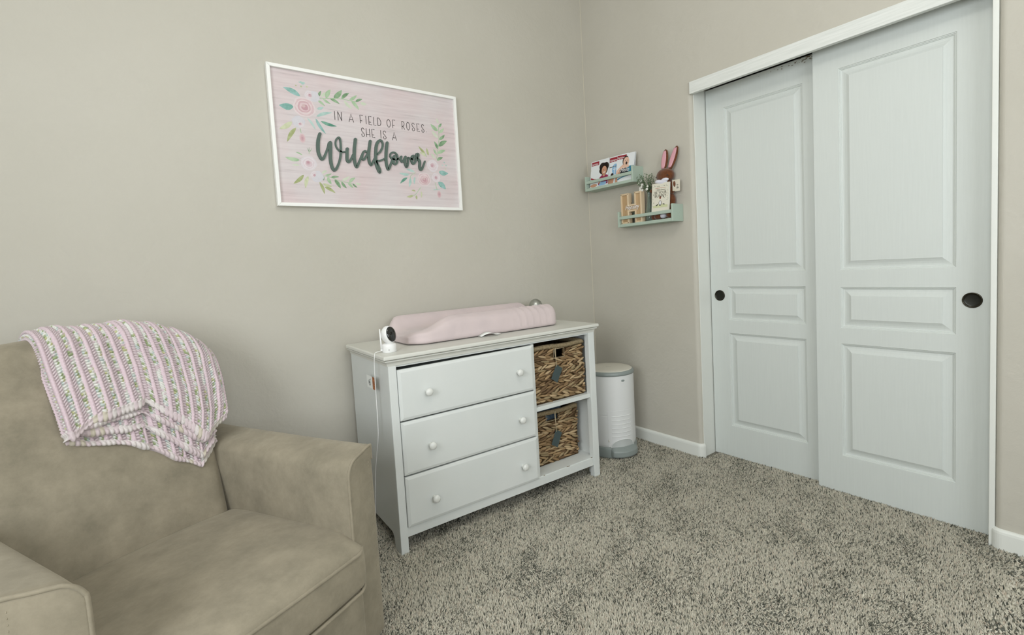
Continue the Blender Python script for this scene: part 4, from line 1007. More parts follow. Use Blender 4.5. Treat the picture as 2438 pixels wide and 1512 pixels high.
# ------------------------------------------------------------------ magazines on the upper rack
PR_ = {}
def pm(name, r, g, b_, rough=.35):
    if name not in PR_: PR_[name] = mat('print_' + name, rgb(r, g, b_), rough, .35)
    return PR_[name]
PALE = pm('paper_white', 226, 230, 232); RED = pm('masthead_red', 150, 34, 48); SKIN = pm('skin_tan', 196, 148, 120); SKIN2 = pm('skin_light', 222, 184, 162)
HAIR = pm('dark_hair', 44, 34, 30); PLUM = pm('plum_shirt', 142, 32, 78); BLUE = pm('sky_blue', 142, 182, 214); NAVY = pm('navy_cloth', 26, 34, 44); TEAL = pm('teal_water', 60, 132, 158)
OCHRE = pm('ochre_toy', 190, 120, 42); INK = pm('ink_black', 30, 28, 28); PRW = pm('print_white', 240, 240, 240)
def ell(mb, cx, cz, rx, rz, y, mi=0, n=18, a0=0.0):
    mb.add([(cx + rx * math.cos(2 * PI * k / n) * math.cos(a0) - rz * math.sin(2 * PI * k / n) * math.sin(a0), y,
             cz + rx * math.cos(2 * PI * k / n) * math.sin(a0) + rz * math.sin(2 * PI * k / n) * math.cos(a0)) for k in range(n)], [tuple(range(n))], mi)
def poly(mb, pts, y, mi=0):
    if sum(pts[q][0] * pts[(q + 1) % len(pts)][1] - pts[(q + 1) % len(pts)][0] * pts[q][1] for q in range(len(pts))) < 0: pts = pts[::-1]
    mb.add([(p[0], y, p[1]) for p in pts], [tuple(range(len(pts)))], mi)
MW, MH = .150, .172
def magazine(x, yb, tilt, lean, label, art, w=MW, h=MH):
    c = Vector((S1[0], S1[1], S1[2]))
    # local rack (x right, -y front) to world: X = -(-y) ...
    o = bpy.data.objects.new('magazine', None); col.objects.link(o)
    Mx = Matrix.Translation(c) @ Matrix.Rotation(-PI / 2, 4, 'Z') @ Matrix.Translation((x, yb, .0188)) @ Matrix.Rotation(-lean, 4, 'X') @ Matrix.Rotation(tilt, 4, 'Y')
    o.matrix_world = Mx
    tag(o, label, 'magazine', 'magazines on the upper rack')
    m = MB(); m.box(0, w, -.0016, .0016, 0, h); m.build('pages', PALE, o, bevel=.0006, seg=1)
    if art:
        p = MB(); mats = art(p); p.build('cover_print', mats, o, fix=False)
    return o
YC = -.0018
def art_girl(p):
    poly(p, [(.004, MH - .030), (.068, MH - .030), (.068, MH - .006), (.004, MH - .006)], YC, 0)
    ell(p, .112, .108, .034, .040, YC - .0001, 1); ell(p, .098, .124, .026, .026, YC - .0001, 1); ell(p, .128, .122, .024, .026, YC - .0001, 1); ell(p, .090, .100, .018, .020, YC - .0001, 1)
    ell(p, .114, .098, .021, .028, YC - .0002, 2); ell(p, .106, .103, .0026, .002, YC - .0003, 1); ell(p, .122, .103, .0026, .002, YC - .0003, 1); ell(p, .114, .086, .008, .003, YC - .0003, 5)
    poly(p, [(.070, 0.01), (.149, 0.01), (.149, .062), (.128, .070), (.098, .070), (.076, .056), (.066, .030)], YC - .00015, 3)
    poly(p, [(.004, .066), (.030, .056), (.082, .046), (.082, .036), (.028, .046), (.0, .056)], YC - .0002, 0)
    poly(p, [(.102, .070), (.126, .070), (.120, .060), (.108, .060)], YC - .0002, 2)
    ell(p, .030, .012, .030, .010, YC - .0002, 2)
    poly(p, [(.07, .004), (.13, .004), (.14, .024), (.09, .028)], YC - .0002, 6)
    ell(p, .078, .030, .010, .012, YC - .00025, 2)
    return [RED, HAIR, SKIN, PLUM, OCHRE, PRW, BLUE]
def art_part(p):
    poly(p, [(.004, MH - .030), (.068, MH - .030), (.068, MH - .006), (.004, MH - .006)], YC, 0)
    poly(p, [(.004, .120), (.020, .122), (.024, .090), (.030, .070), (.046, .060), (.040, .048), (.018, .056), (.008, .080)], YC - .0001, 1)
    return [INK, OCHRE]
def art_blue(p):
    poly(p, [(.004, MH - .034), (.080, MH - .034), (.080, MH - .006), (.004, MH - .006)], YC, 0)
    ell(p, .052, .090, .026, .034, YC - .0001, 1); poly(p, [(.006, .108), (.060, .110), (.060, .106), (.006, .104)], YC - .0002, 3)
    poly(p, [(0, .0), (.04, .0), (.05, .05), (.02, .058), (.0, .03)], YC - .0001, 2); ell(p, .03, .058, .012, .010, YC - .00015, 4)
    poly(p, [(.048, .110), (.051, .110), (.051, .060), (.048, .060)], YC - .0003, 5); poly(p, [(.036, .092), (.064, .090), (.064, .087), (.036, .089)], YC - .0003, 5)
    return [RED, BLUE, SKIN, INK, HAIR, PRW]
def art_baby(p):
    poly(p, [(.002, MH - .030), (.074, MH - .030), (.074, MH - .006), (.002, MH - .006)], YC, 0)
    poly(p, [(.022, .050), (.125, .050), (.134, .086), (.060, .090), (.030, .076)], YC - .0001, 4)
    poly(p, [(.095, .058), (.135, .058), (.135, .092), (.080, .092)], YC - .00015, 5)
    ell(p, .070, .128, .024, .030, YC - .00018, 6); ell(p, .075, .122, .023, .028, YC - .0002, 2); ell(p, .078, .112, .007, .009, YC - .0003, 6); ell(p, .068, .128, .0028, .002, YC - .0003, 6); ell(p, .086, .128, .0028, .002, YC - .0003, 6)
    poly(p, [(.050, .108), (.094, .104), (.100, .086), (.040, .082), (.030, .086)], YC - .00017, 2)
    poly(p, [(.034, .096), (.050, .108), (.052, .092), (.022, .066), (.010, .040), (.0, .044), (.004, .074)], YC - .0002, 2)
    poly(p, [(.02, .064), (.036, .070), (.030, .040), (.008, .030)], YC - .00022, 1)
    poly(p, [(0, .018), (.06, .034), (.11, .040), (.11, .036), (.05, .026), (.0, .006)], YC - .0001, 5)
    poly(p, [(0, .0), (.02, .0), (.012, .036), (0, .036)], YC - .0003, 1)
    return [RED, SKIN, SKIN2, PLUM, NAVY, TEAL, HAIR]
def art_dark(p):
    poly(p, [(.0, .0), (MW, 0), (MW, MH), (.0, MH)], YC, 0)
    return [NAVY]
g0 = magazine(.196, -.064, .03, .14, 'dark-covered magazine, rearmost on the rack with only its edge showing', art_dark, w=.178)
g1 = magazine(.018, -.073, .0, .15, 'magazine with black corner mark, mostly hidden behind the curly-haired child cover', art_part)
g2 = magazine(.178, -.075, .0, .15, 'magazine with pale blue balloon cover between two child covers', art_blue)
g3 = magazine(.240, -.080, .045, .15, 'magazine with bald baby cover and hello wording', art_baby, w=.136)
g4 = magazine(.032, -.083, .0, .15, 'magazine with curly-haired child in plum shirt on the cover', art_girl)
for g, xs in ((g4, ((.006, MH - .026, .0150),)), (g2, ((.006, MH - .029, .0165),)), (g3, ((.004, MH - .025, .0150),))):
    for x, z, s_ in xs: text_mesh('masthead', 'Highlights', s_, PRW, g, (x, YC - .0003, z), .0001, sx=.92)
text_mesh('hello_lettering', 'Hello', .037, PRW, g3, (.034, YC - .0006, .062), .0001, shear=.28, sx=.84, tilt=0)
text_mesh('hello_lettering', 'H', .040, PRW, g4, (.066, YC - .0006, .024), .0001, shear=.25, sx=.9)
text_mesh('masthead', 'H', .018, PRW, g1, (.004, YC - .0003, MH - .026), .0001)

# ------------------------------------------------------------------ lower rack
def rack2(x, y, z):   # local rack coordinates to world
    return (S2[0] + y * 1.0, S2[1] - x, S2[2] + z)
ZB = .0187
# wooden letter H money box
M['maple'] = grain_material('pale_maple', rgb(206, 182, 148), rgb(192, 166, 130), 2, 60, .12, .5)
M['oak_panel'] = grain_material('tan_plywood', rgb(194, 166, 128), rgb(180, 150, 112), 2, 45, .12, .5)
M['birch_rim'] = grain_material('light_birch_rim', rgb(222, 202, 172), rgb(208, 184, 150), 2, 60, .1, .5)
lh = thing('letter_bank', rack2(.016, -.068, ZB), -PI / 2, 'wooden letter H money bank with a white script name on the lower rack', 'letter bank')
HW, HH = .156, .183
def h_outline(o_):
    a, b_, c = .062 - o_, .112 + o_, .0
    l0, r0 = 0 + o_, HW - o_
    zt, zb = HH - o_, 0 + o_
    n1, n2 = .112 - 0 - (-o_) * -1, .073
    nt = .114 - o_ * 1.0; nb = .070 + o_ * 1.0
    xl, xr = .060 - o_, .104 + o_
    return [(l0, zb), (xl, zb), (xl, nb), (xr, nb), (xr, zb), (r0, zb), (r0, zt), (xr, zt), (xr, nt), (xl, nt), (xl, zt), (l0, zt)]
MB().prism(h_outline(.001), -.010, .014).build('body', M['oak_panel'], lh, bevel=.001)
ho, hi = h_outline(0), h_outline(.0105)
m = MB(); n = len(ho)
v = [(p[0], -.016, p[1]) for p in ho] + [(p[0], -.016, p[1]) for p in hi] + [(p[0], .016, p[1]) for p in ho] + [(p[0], -.0095, p[1]) for p in hi]
f = []
for i in range(n):
    j = (i + 1) % n
    f += [(i, j, n + j, n + i), (i, 2 * n + i, 2 * n + j, j), (n + i, n + j, 3 * n + j, 3 * n + i)]
m.add(v, f); m.build('rim', M['birch_rim'], lh, bevel=.0018)
for x, z in ((.006, HH - .006), (.054, HH - .006), (.110, HH - .006), (.082, .120), (.082, .064), (.006, .006), (.054, .006)):
    m = MB(); m.lathe([(.0024, 0), (.0024, .0006), (.0002, .0007)], 10, (x, -.0161, z), 'y'); m.build('screw', M['bronze'], lh, smooth=True)
text_mesh('name_lettering', 'Hensley', .040, PRW, lh, (.034, -.0172, .082), .0004, shear=.35, sx=.80, tilt=-.02)

# glass bud vase with dried stems
vg = bpy.data.materials.new('green_tinted_glass'); vg.use_nodes = True
q = vg.node_tree.nodes['Principled BSDF']; q.inputs['Base Color'].default_value = rgb(206, 222, 210); q.inputs['Transmission Weight'].default_value = .85; q.inputs['Roughness'].default_value = .04; q.inputs['IOR'].default_value = 1.45
M['stem'] = mat('dried_green_stem', rgb(86, 104, 72), .8, .2)
M['sprig'] = mat('grey_green_sprig', rgb(120, 140, 108), .8, .2, noise=(80, rgb(88, 106, 80), .3, .7))
M['petal'] = mat('white_petal', rgb(236, 236, 228), .7, .2)
va = thing('bud_vase', rack2(.200, -.046, ZB), 0, 'slim glass bud vase with small white flowers between letter and rabbit', 'vase')
prof = [(.004, .001), (.020, .001), (.0225, .006), (.0235, .030), (.022, .060), (.0165, .095), (.0115, .125), (.0100, .155), (.0108, .168), (.0112, .171), (.0092, .171), (.0082, .155), (.0095, .125), (.0145, .095), (.020, .060), (.0212, .030), (.0205, .010), (.004, .008)]
m = MB(); m.lathe(prof, 28, cap0=True, cap1=True); m.build('glass', vg, va, smooth=True)
r_ = random.Random(4); m = MB(); bl = MB(); wh = MB()
for k in range(26):
    an = r_.uniform(0, 2 * PI); sp = r_.uniform(.008, .060); hh = r_.uniform(.215, .285) - sp * .35
    if k < 10: tipx, tipy = -.062 + r_.uniform(0, .05), -.02 + r_.uniform(-.03, .02); hh = r_.uniform(.22, .275); tx_, ty_ = tipy, -tipx
    else: tx_, ty_ = sp * math.cos(an) * .7 - .012, sp * math.sin(an)
    base = (r_.uniform(-.008, .008), r_.uniform(-.008, .008), .012); neck = (r_.uniform(-.006, .006), r_.uniform(-.006, .006), .16)
    tip = (max(-.035, min(.045, tx_)), ty_, hh)
    pts = spline([base, neck, ((neck[0] + tip[0]) / 2 * 1.0, (neck[1] + tip[1]) / 2 * .85, (neck[2] + tip[2]) / 2), tip], 4)
    m.tube([tuple(p_) for p_ in pts], .0008, 5)
    for j in range(7):
        f = .55 + .45 * j / 6; p_ = pts[min(len(pts) - 1, int(f * (len(pts) - 1)))]
        c_ = (p_[0] + r_.uniform(-.009, .009), p_[1] + r_.uniform(-.009, .009), p_[2] + r_.uniform(-.004, .010))
        m.tube([tuple(p_), c_], .0005, 4); bl.ball(c_, (.0024, .0024, .0034), 6, 4)
for k in range(14):
    c_ = (-.030 + r_.uniform(-.012, .02), .012 + r_.uniform(-.038, .034), .190 + r_.uniform(-.006, .030)) if k < 9 else (-.01 + r_.uniform(-.02, .02), .060 + r_.uniform(-.02, .01), .235 + r_.uniform(-.015, .012))
    for a in range(5): wh.ball((c_[0] - .001, c_[1] + .0042 * math.cos(a * 1.256), c_[2] + .0042 * math.sin(a * 1.256)), (.0016, .0034, .0034), 6, 4)
m.build('stems', M['stem'], va, smooth=True); bl.build('buds', M['sprig'], va, smooth=True); wh.build('flowers', M['petal'], va, smooth=True)

# plush rabbit sitting on the lower rack (local x right, front -y)
M['fur'] = mat('brown_plush', rgb(116, 70, 42), .95, .1, noise=(70, rgb(88, 52, 30), .3, .7), bump=(380, .6, .003), sheen=.4)
M['fur_white'] = mat('white_plush', rgb(226, 226, 236), .95, .1, bump=(380, .5, .002), sheen=.3)
M['ear_pink'] = mat('pink_satin', rgb(214, 160, 170), .45, .4, bump=(60, .25, .003))
rb = thing('plush_rabbit', rack2(.314, -.040, ZB), -PI / 2, 'brown plush rabbit with pink-lined ears sitting behind a storybook', 'plush toy')
def blob(name, balls, m_, parent, vox=.0032, smooth=2):
    b = MB()
    for c, r in balls: b.ball(c, r, 20, 14)
    o = b.build(name, m_, parent, smooth=True)
    md = o.modifiers.new('remesh', 'REMESH'); md.mode = 'VOXEL'; md.voxel_size = vox; md.use_smooth_shade = True
    sm = o.modifiers.new('smooth', 'SMOOTH'); sm.iterations = smooth * 3; sm.factor = .5
    return o
blob('body', [((0, .010, .055), (.052, .030, .058)), ((.010, .010, .105), (.042, .028, .05)), ((.002, .004, .150), (.03, .026, .03)),
              ((.000, -.002, .246), (.056, .038, .043)), ((.000, .000, .215), (.034, .030, .03)),
              ((.040, -.002, .166), (.018, .018, .030)), ((.052, -.008, .190), (.016, .016, .022)),
              ((-.050, .004, .176), (.022, .014, .016)), ((-.078, .002, .174), (.020, .012, .0135)), ((-.100, .000, .174), (.013, .011, .011)),
              ((-.042, -.018, .020), (.024, .030, .020)), ((-.070, -.022, .022), (.021, .014, .022)), ((.038, -.018, .020), (.022, .030, .020)), ((.034, -.024, .028), (.0225, .0135, .024))], M['fur'], rb)
blob('belly_patch', [((-.014, -.014, .022), (.024, .020, .016)), ((-.012, -.010, .05), (.026, .016, .03))], M['fur_white'], rb, .003)
blob('muzzle', [((-.028, -.031, .216), (.022, .012, .0105)), ((.018, -.031, .220), (.024, .012, .0105)), ((-.004, -.030, .212), (.034, .012, .0115)), ((-.004, -.027, .204), (.034, .012, .0100))], M['fur_white'], rb, .0028)
for (bx0, bz0, tx0, tz0, rot) in ((-.008, .278, -.004, .398, 0), (.034, .275, .070, .402, .0)):
    # ear: curved flat cone with pink lining on the front
    m = MB(); R = []; ln = MB(); R2 = []
    for i in range(13):
        t = i / 12; cx = bx0 + (tx0 - bx0) * t; cz = bz0 + (tz0 - bz0) * t; cy = -.004 + .020 * t
        w_ = .0075 + .0165 * math.sin(PI * min(1, t * .96 + .02)) ** .8 * (1 - .15 * t)
        if t > .92: w_ *= max(.12, (1 - t) / .08 * .8 + .12)
        th = .0065 * (1 - .55 * t)
        R.append([(cx + w_ * math.cos(a), cy + th * math.sin(a), cz) for a in [2 * PI * k / 16 for k in range(16)]])
        if .05 < t < .95: R2.append([(cx - .0035 + w_ * .68 * math.cos(a), cy - th * .85 - .0012 + .0016 * math.sin(a), cz) for a in [2 * PI * k / 10 for k in range(10)]])
    m.rings(R); e_ = m.build('ear', M['fur'], rb, smooth=True)
    ln.rings(R2); ln.build('ear_lining', M['ear_pink'], e_, smooth=True)
for ex in (.034, -.046):
    m = MB(); m.ball((ex, -.0315 if ex > 0 else -.024, .243), (.0042, .0036, .0046), 12, 8); m.build('eye', M['black_gloss'], rb, smooth=True)
# cardboard hang tag by the arm
CREAM = pm('cream_card', 216, 210, 192, .7)
m = MB(); m.box(.0605, .0617, -.026, -.004, .150, .212); m.box(.0617, .094, -.0052, -.004, .148, .212)
m.xf(Matrix.Translation((0, .0, .0)))
ht = m.build('hang_tag', CREAM, rb, bevel=.0004, seg=1)
m = MB()
for z in (.182, .170): ell(m, .079, z, .006, .0035, -.0055)
ell(m, .079, .165, .009, .003, -.0055); m.build('tag_print', pm('tag_grey', 150, 146, 134), ht)

# storybook leaning against the rabbit, resting on its feet
bo = bpy.data.objects.new('storybook', None); col.objects.link(bo)
bo.matrix_world = Matrix.Translation(rack2(.242, -.1, .058)) @ Matrix.Rotation(-PI / 2, 4, 'Z') @ Matrix.Translation((0, .0145, 0)) @ Matrix.Rotation(-.05, 4, 'X') @ Matrix.Rotation(.035, 4, 'Y')
tag(bo, 'cream storybook about being your bunny, propped against the plush rabbit', 'book')
BW, BH, BT = .118, .168, .007
COVER = pm('book_cream', 224, 220, 204, .5)
m = MB(); m.box(0, BW, 0, .0012, 0, BH); m.box(0, BW, BT - .0012, BT, 0, BH); m.box(0, .0012, 0, BT, 0, BH); m.build('cover', COVER, bo, bevel=.0003, seg=1)
MB().box(.0012, BW - .002, .0012, BT - .0012, .002, BH - .002).build('pages', PALE, bo)
p = MB(); yb_ = -.0003
poly(p, [(.010, .030), (BW - .010, .030), (BW - .010, .044), (BW * .5, .050), (.010, .042)], yb_, 0)
ell(p, .058, .055, .0095, .015, yb_ - .0001, 1); ell(p, .058, .056, .0065, .012, yb_ - .0002, 2); ell(p, .058, .086, .0055, .0085, yb_ - .0001, 3)
for x, z, a in ((.036, .044, .3), (.082, .048, -.2), (.038, .046, .9)): ell(p, x, z, .008, .0022, yb_ - .0002, 1, a0=a)
for k in range(46):
    sd = k % 4; f = r_.random()
    x, z = ((.008 + r_.uniform(0, .008), .04 + .10 * f), (BW - .008 - r_.uniform(0, .008), .04 + .10 * f), (.012 + f * (BW - .024), BH - .012 - r_.uniform(0, .010)), (.012 + f * (BW - .024), BH - .014 - r_.uniform(0, .006)))[sd]
    ell(p, x, z, r_.uniform(.0012, .0028), r_.uniform(.0008, .0018), yb_, 4 if k % 5 else 1, 8, r_.uniform(0, 3))
for x, z in ((.072, .098), (.078, .090), (.084, .084)): ell(p, x, z, .0028, .0018, yb_, 1, 8)
p.build('cover_print', [pm('grass_tint', 206, 210, 168), INK, PRW, pm('russet', 120, 60, 44), pm('sage_print', 150, 162, 132)], bo, fix=False)
BI = pm('title_brown', 84, 80, 64)
text_mesh('title', 'I Will Always', .0125, BI, bo, (BW / 2 + .001, -.0006, .126), .0001, align='CENTER', sx=.95)
text_mesh('title', 'BE YOUR', .0215, BI, bo, (BW / 2, -.0006, .1075), .0001, align='CENTER', sx=.92)
text_mesh('title', 'BUNNY', .0235, BI, bo, (BW / 2, -.0006, .0885), .0001, align='CENTER', sx=.98)
m = MB(); m.box(.024, BW - .026, -.0006, -.0003, .1395, .1412); m.build('byline', pm('byline_rust', 196, 128, 104), bo)

# ================================================================== RECLINER (local x across, y towards its back, front at y=0)
CL, CA = (-2.305, -1.085, 0), math.radians(24)
def suede():
    m = bpy.data.materials.new('tan_microsuede'); m.use_nodes = True
    N = m.node_tree.nodes; L = m.node_tree.links; p = N['Principled BSDF']
    p.inputs['Roughness'].default_value = .88; p.inputs['Specular IOR Level'].default_value = .2; p.inputs['Sheen Weight'].default_value = .35; p.inputs['Sheen Roughness'].default_value = .5
    p.inputs['Sheen Tint'].default_value = rgb(214, 208, 194)
    tc = N.new('ShaderNodeTexCoord')
    n = N.new('ShaderNodeTexNoise'); n.inputs['Scale'].default_value = 8; n.inputs['Detail'].default_value = 9; n.inputs['Roughness'].default_value = .72; L.new(tc.outputs['Object'], n.inputs['Vector'])
    r = N.new('ShaderNodeValToRGB'); L.new(n.outputs['Fac'], r.inputs['Fac'])
    r.color_ramp.elements[0].position = .36; r.color_ramp.elements[1].position = .66
    r.color_ramp.elements[0].color = rgb(132, 125, 108); r.color_ramp.elements[1].color = rgb(157, 148, 129)
    L.new(r.outputs['Color'], p.inputs['Base Color'])
    n2 = N.new('ShaderNodeTexNoise'); n2.inputs['Scale'].default_value = 420; n2.inputs['Detail'].default_value = 2; L.new(tc.outputs['Object'], n2.inputs['Vector'])
    n3 = N.new('ShaderNodeTexNoise'); n3.inputs['Scale'].default_value = 7; n3.inputs['Detail'].default_value = 3; L.new(tc.outputs['Object'], n3.inputs['Vector'])
    b1 = N.new('ShaderNodeBump'); b1.inputs['Strength'].default_value = .12; b1.inputs['Distance'].default_value = .001; L.new(n2.outputs['Fac'], b1.inputs['Height'])
    b2 = N.new('ShaderNodeBump'); b2.inputs['Strength'].default_value = .25; b2.inputs['Distance'].default_value = .012; L.new(n3.outputs['Fac'], b2.inputs['Height']); L.new(b1.outputs['Normal'], b2.inputs['Normal'])
    L.new(b2.outputs['Normal'], p.inputs['Normal'])
    return m
M['suede'] = suede()
M['thread'] = mat('pale_stitching', rgb(158, 149, 130), .8, .2)
M['mechanism'] = mat('black_steel', rgb(34, 34, 34), .5, .4)
ch = thing('recliner', CL, CA, 'tan suede recliner armchair with piped arms beside the dresser', 'armchair')
SU = M['suede']
# ---- backrest: one cross-section, shared with the blanket lying on it
LEAN = .375; TH = .165
EN = math.hypot(LEAN, 1); EV, EZ = LEAN / EN, 1 / EN            # unit vector up the back
def ztop(u):
    a = abs(u)
    return float(np.interp(a, [0, .10, .17, .237, .284, .343, .40], [1.004, 1.004, .999, .986, .962, .915, .850]))
def wscale(z): return float(np.interp(z, [.2, .36, .60, .9, 1.05], [.275, .287, .308, .335, .338]))
def section(u, off=0.0, back_len=.30, z_bot=.30, z_end=None, n_arc=14, step=.03, nfront=None):
    """points (v, z, nv, nz) from low on the rear, over the top, down the front"""
    r = TH / 2; zt = ztop(u)
    # centre line of the top roll
    cz = zt - r; cv = .59 + (cz - .36) * LEAN + r / EZ * 1.0
    f = (-EZ, EV)                                              # front normal (towards the seat)
    pts = []
    nb = max(2, int(back_len / step))
    for i in range(nb):
        s = back_len * (1 - i / nb); pts.append((cv - f[0] * r - EV * s, cz - f[1] * r - EZ * s, -f[0], -f[1]))
    for i in range(n_arc + 1):
        a = PI * i / n_arc
        nv = -f[0] * math.cos(a) + EV * math.sin(a); nz = -f[1] * math.cos(a) + EZ * math.sin(a)
        pts.append((cv + nv * r, cz + nz * r, nv, nz))
    ze = z_bot if z_end is None else z_end
    sv, sz = cv + f[0] * r, cz + f[1] * r
    Lf = max(.001, (sz - ze) / EZ); nf = nfront or max(2, int(Lf / step))
    for i in range(1, nf + 1):
        s = Lf * i / nf; pts.append((sv - EV * s, sz - EZ * s, f[0], f[1]))
    return [(v + nv * off, z + nz * off, nv, nz) for v, z, nv, nz in pts]
def puff(un, z): return .016 * max(0, math.cos(PI * max(-1, min(1, un)) / 2)) ** .8 * math.sin(PI * min(1, max(0, (z - .30) / .62)))
R = []
US = [-1, -.992, -.97, -.93, -.88] + [x / 10 for x in range(-8, 9)] + [.88, .93, .97, .992, 1]
for un in US:
    e = 1 - abs(un); ins = .045 * (1 - math.sqrt(max(0, 1 - (1 - min(1, e / .14)) ** 2)))      # rounded side edges
    ring = []
    for v, z, nv, nz in section(un * .33, -ins, .52, .30, nfront=26):
        ring.append((un * wscale(z), v - (puff(un, z) if nv < -.5 else 0), z))
    R.append(ring)
m = MB(); m.rings(R, False, False, False)
# close sides and bottom
nR = len(R[0]); m.f.append(tuple(range(nR))); m.mi.append(0); m.f.append(tuple(range((len(R) - 1) * nR, len(R) * nR))); m.mi.append(0)
for i in range(len(R) - 1): m.f.append((i * nR, (i + 1) * nR, (i + 2) * nR - 1, (i + 1) * nR - 1)); m.mi.append(0)
m.build('backrest', SU, ch, smooth=True)
# ---- arms
AI, AO, AH = .288, .413, .612
def arm(sg, v0=0.0, swp=.26):
    def prof(o=0.0, top=0.0):
        P = [(AI + o * .6, .014 + o), (AI + o, .20), (AI + o, .40), (AI + o, .515)]
        for k in range(1, 8):
            a = PI / 2 * k / 8; P.append((AI + .048 - (.048 - o) * math.cos(a), .556 + (.052 - o) * math.sin(a)))
        P += [(AI + .075, AH - o), (AO - .03, AH + .004 - o), (AO - .006, AH + .006 - o), (AO - o * .8, AH + .001 - o), (AO - o, .57), (AO + .002 - o, .40), (AO + .003 - o, .20), (AO + .003 - o, .014 + o)]
        return P
    vs_ = [(v + v0, o) for v, o in [(0, .010), (.002, .004), (.008, .0), (.05, 0), (.15, -.001), (.3, -.001), (.5, 0), (.7, 0), (.82, 0), (.85, .004), (.858, .012)]] if v0 == 0 else [(v0, .010), (v0 + .002, .004), (v0 + .008, .0), (v0 + .05, 0), (.15, -.001), (.3, -.001), (.5, 0), (.7, 0), (.82, 0), (.85, .004), (.858, .012)]
    R = []
    for v, o in vs_:
        ring = []
        for u, z in prof(o):
            sw = swp * max(0, u - AI) * max(0, 1 - v / .3)        # fronts swept back to the outside
            dip = -.012 * math.sin(PI * min(1, v / .85)) * max(0, (z - .5) / .11) - .020 * max(0, (v - .45) / .4) * max(0, (z - .5) / .11)
            ring.append((sg * u, v + sw, z + dip))
        R.append(ring)
    m = MB(); m.rings(R); a_ = m.build('arm', SU, ch, smooth=True)
    # piping round the front edge of the arm
    fsw = swp * (1 - v0 / .3)
    pts = [(sg * u, v0 + .003 + fsw * max(0, u - AI), z) for u, z in [(AI + .004, .03)] + prof(.003)[1:-3]]
    pts = spline(pts, 4)
    m = MB(); m.tube([tuple(q) for q in pts], .0044, 8); m.build('piping', SU, a_, smooth=True)
    # row of top stitches near the outer edge of the front
    m = MB()
    for k in range(46):
        z = .06 + k * .0118; u = AO - .022
        m.ball((sg * u, v0 - .0001 + fsw * (u - AI), z), (.0008, .0007, .0024), 6, 4)
    m.build('stitching', M['thread'], a_, smooth=True)
arm(1); arm(-1, .055, .49)
# ---- seat cushion, crowned, with its front wrapping in front of the arms
def seat_fn(p):
    x, y, z = p
    q = Vector((x, y + .295, z + .304))
    t = max(0, 1 - (abs(x) / .34) ** 12) * max(0, 1 - (abs(y) / .36) ** 6)
    if z > 0: q.z += (.034 + .010 * max(0, 1 - (x / .28) ** 2)) * t * min(1, z / .05) + .006 * math.sin(9 * x + 4 * y) * t * .4
    q.z += -.030 * max(0, (q.y - .05) / .6) * (z > -.02)            # falls towards the back
    q.x *= 1 - .078 * min(1, max(0, (.055 - q.y) / .055))
    if y < -.28: q.y -= .016 * max(0, 1 - (x / .30) ** 2) + .006 * max(0, 1 - (z / .06) ** 2)
    return q
V_, F_ = rbox(.656, .660, .118, (.030, .026, .022), 22, seat_fn)
sc = MB().add(V_, F_).build('seat_cushion', SU, ch, smooth=True)
def front_line(z, extra=0.0):
    pts = []
    for x in np.linspace(-.292, .292, 25):
        pts.append((x * 1.012, -.036 - .017 * max(0, 1 - (x / .30) ** 2) + extra, z + .008 * max(0, 1 - (x / .29) ** 2) * (1 if z > .3 else .0)))
    pts = [(-.300, .06, z - .004), (-.301, .02, z - .002), (-.300, -.016, z)] + pts[1:-1] + [(.300, -.016, z), (.301, .02, z - .002), (.300, .06, z - .004)]
    return [tuple(q) for q in spline(pts, 3)]
for z in (.3555, .2475):
    m = MB(); m.tube(front_line(z), .0048, 8); m.build('piping', SU, sc, smooth=True)
# ---- footrest panel and inner frame
def fp(p):
    q = Vector(p); q.y -= .010 * max(0, 1 - (p.x / .29) ** 2) * max(0, 1 - (p.z / .11) ** 2); return q + Vector((0, -.008, .140))
V_, F_ = rbox(.576, .05, .226, (.02, .02, .012), 12, fp)
MB().add(V_, F_).build('footrest_panel', SU, ch, smooth=True)
MB().box(-.286, .286, .02, .80, .03, .245).build('inner_frame', SU, ch)
MB().box(-.30, .30, .10, .78, FZ, .03).build('base', M['mechanism'], ch, bevel=.004)
MB().box(-.33, .33, .80, .86, .02, .56).build('rear_panel', SU, ch, bevel=.02, seg=3)

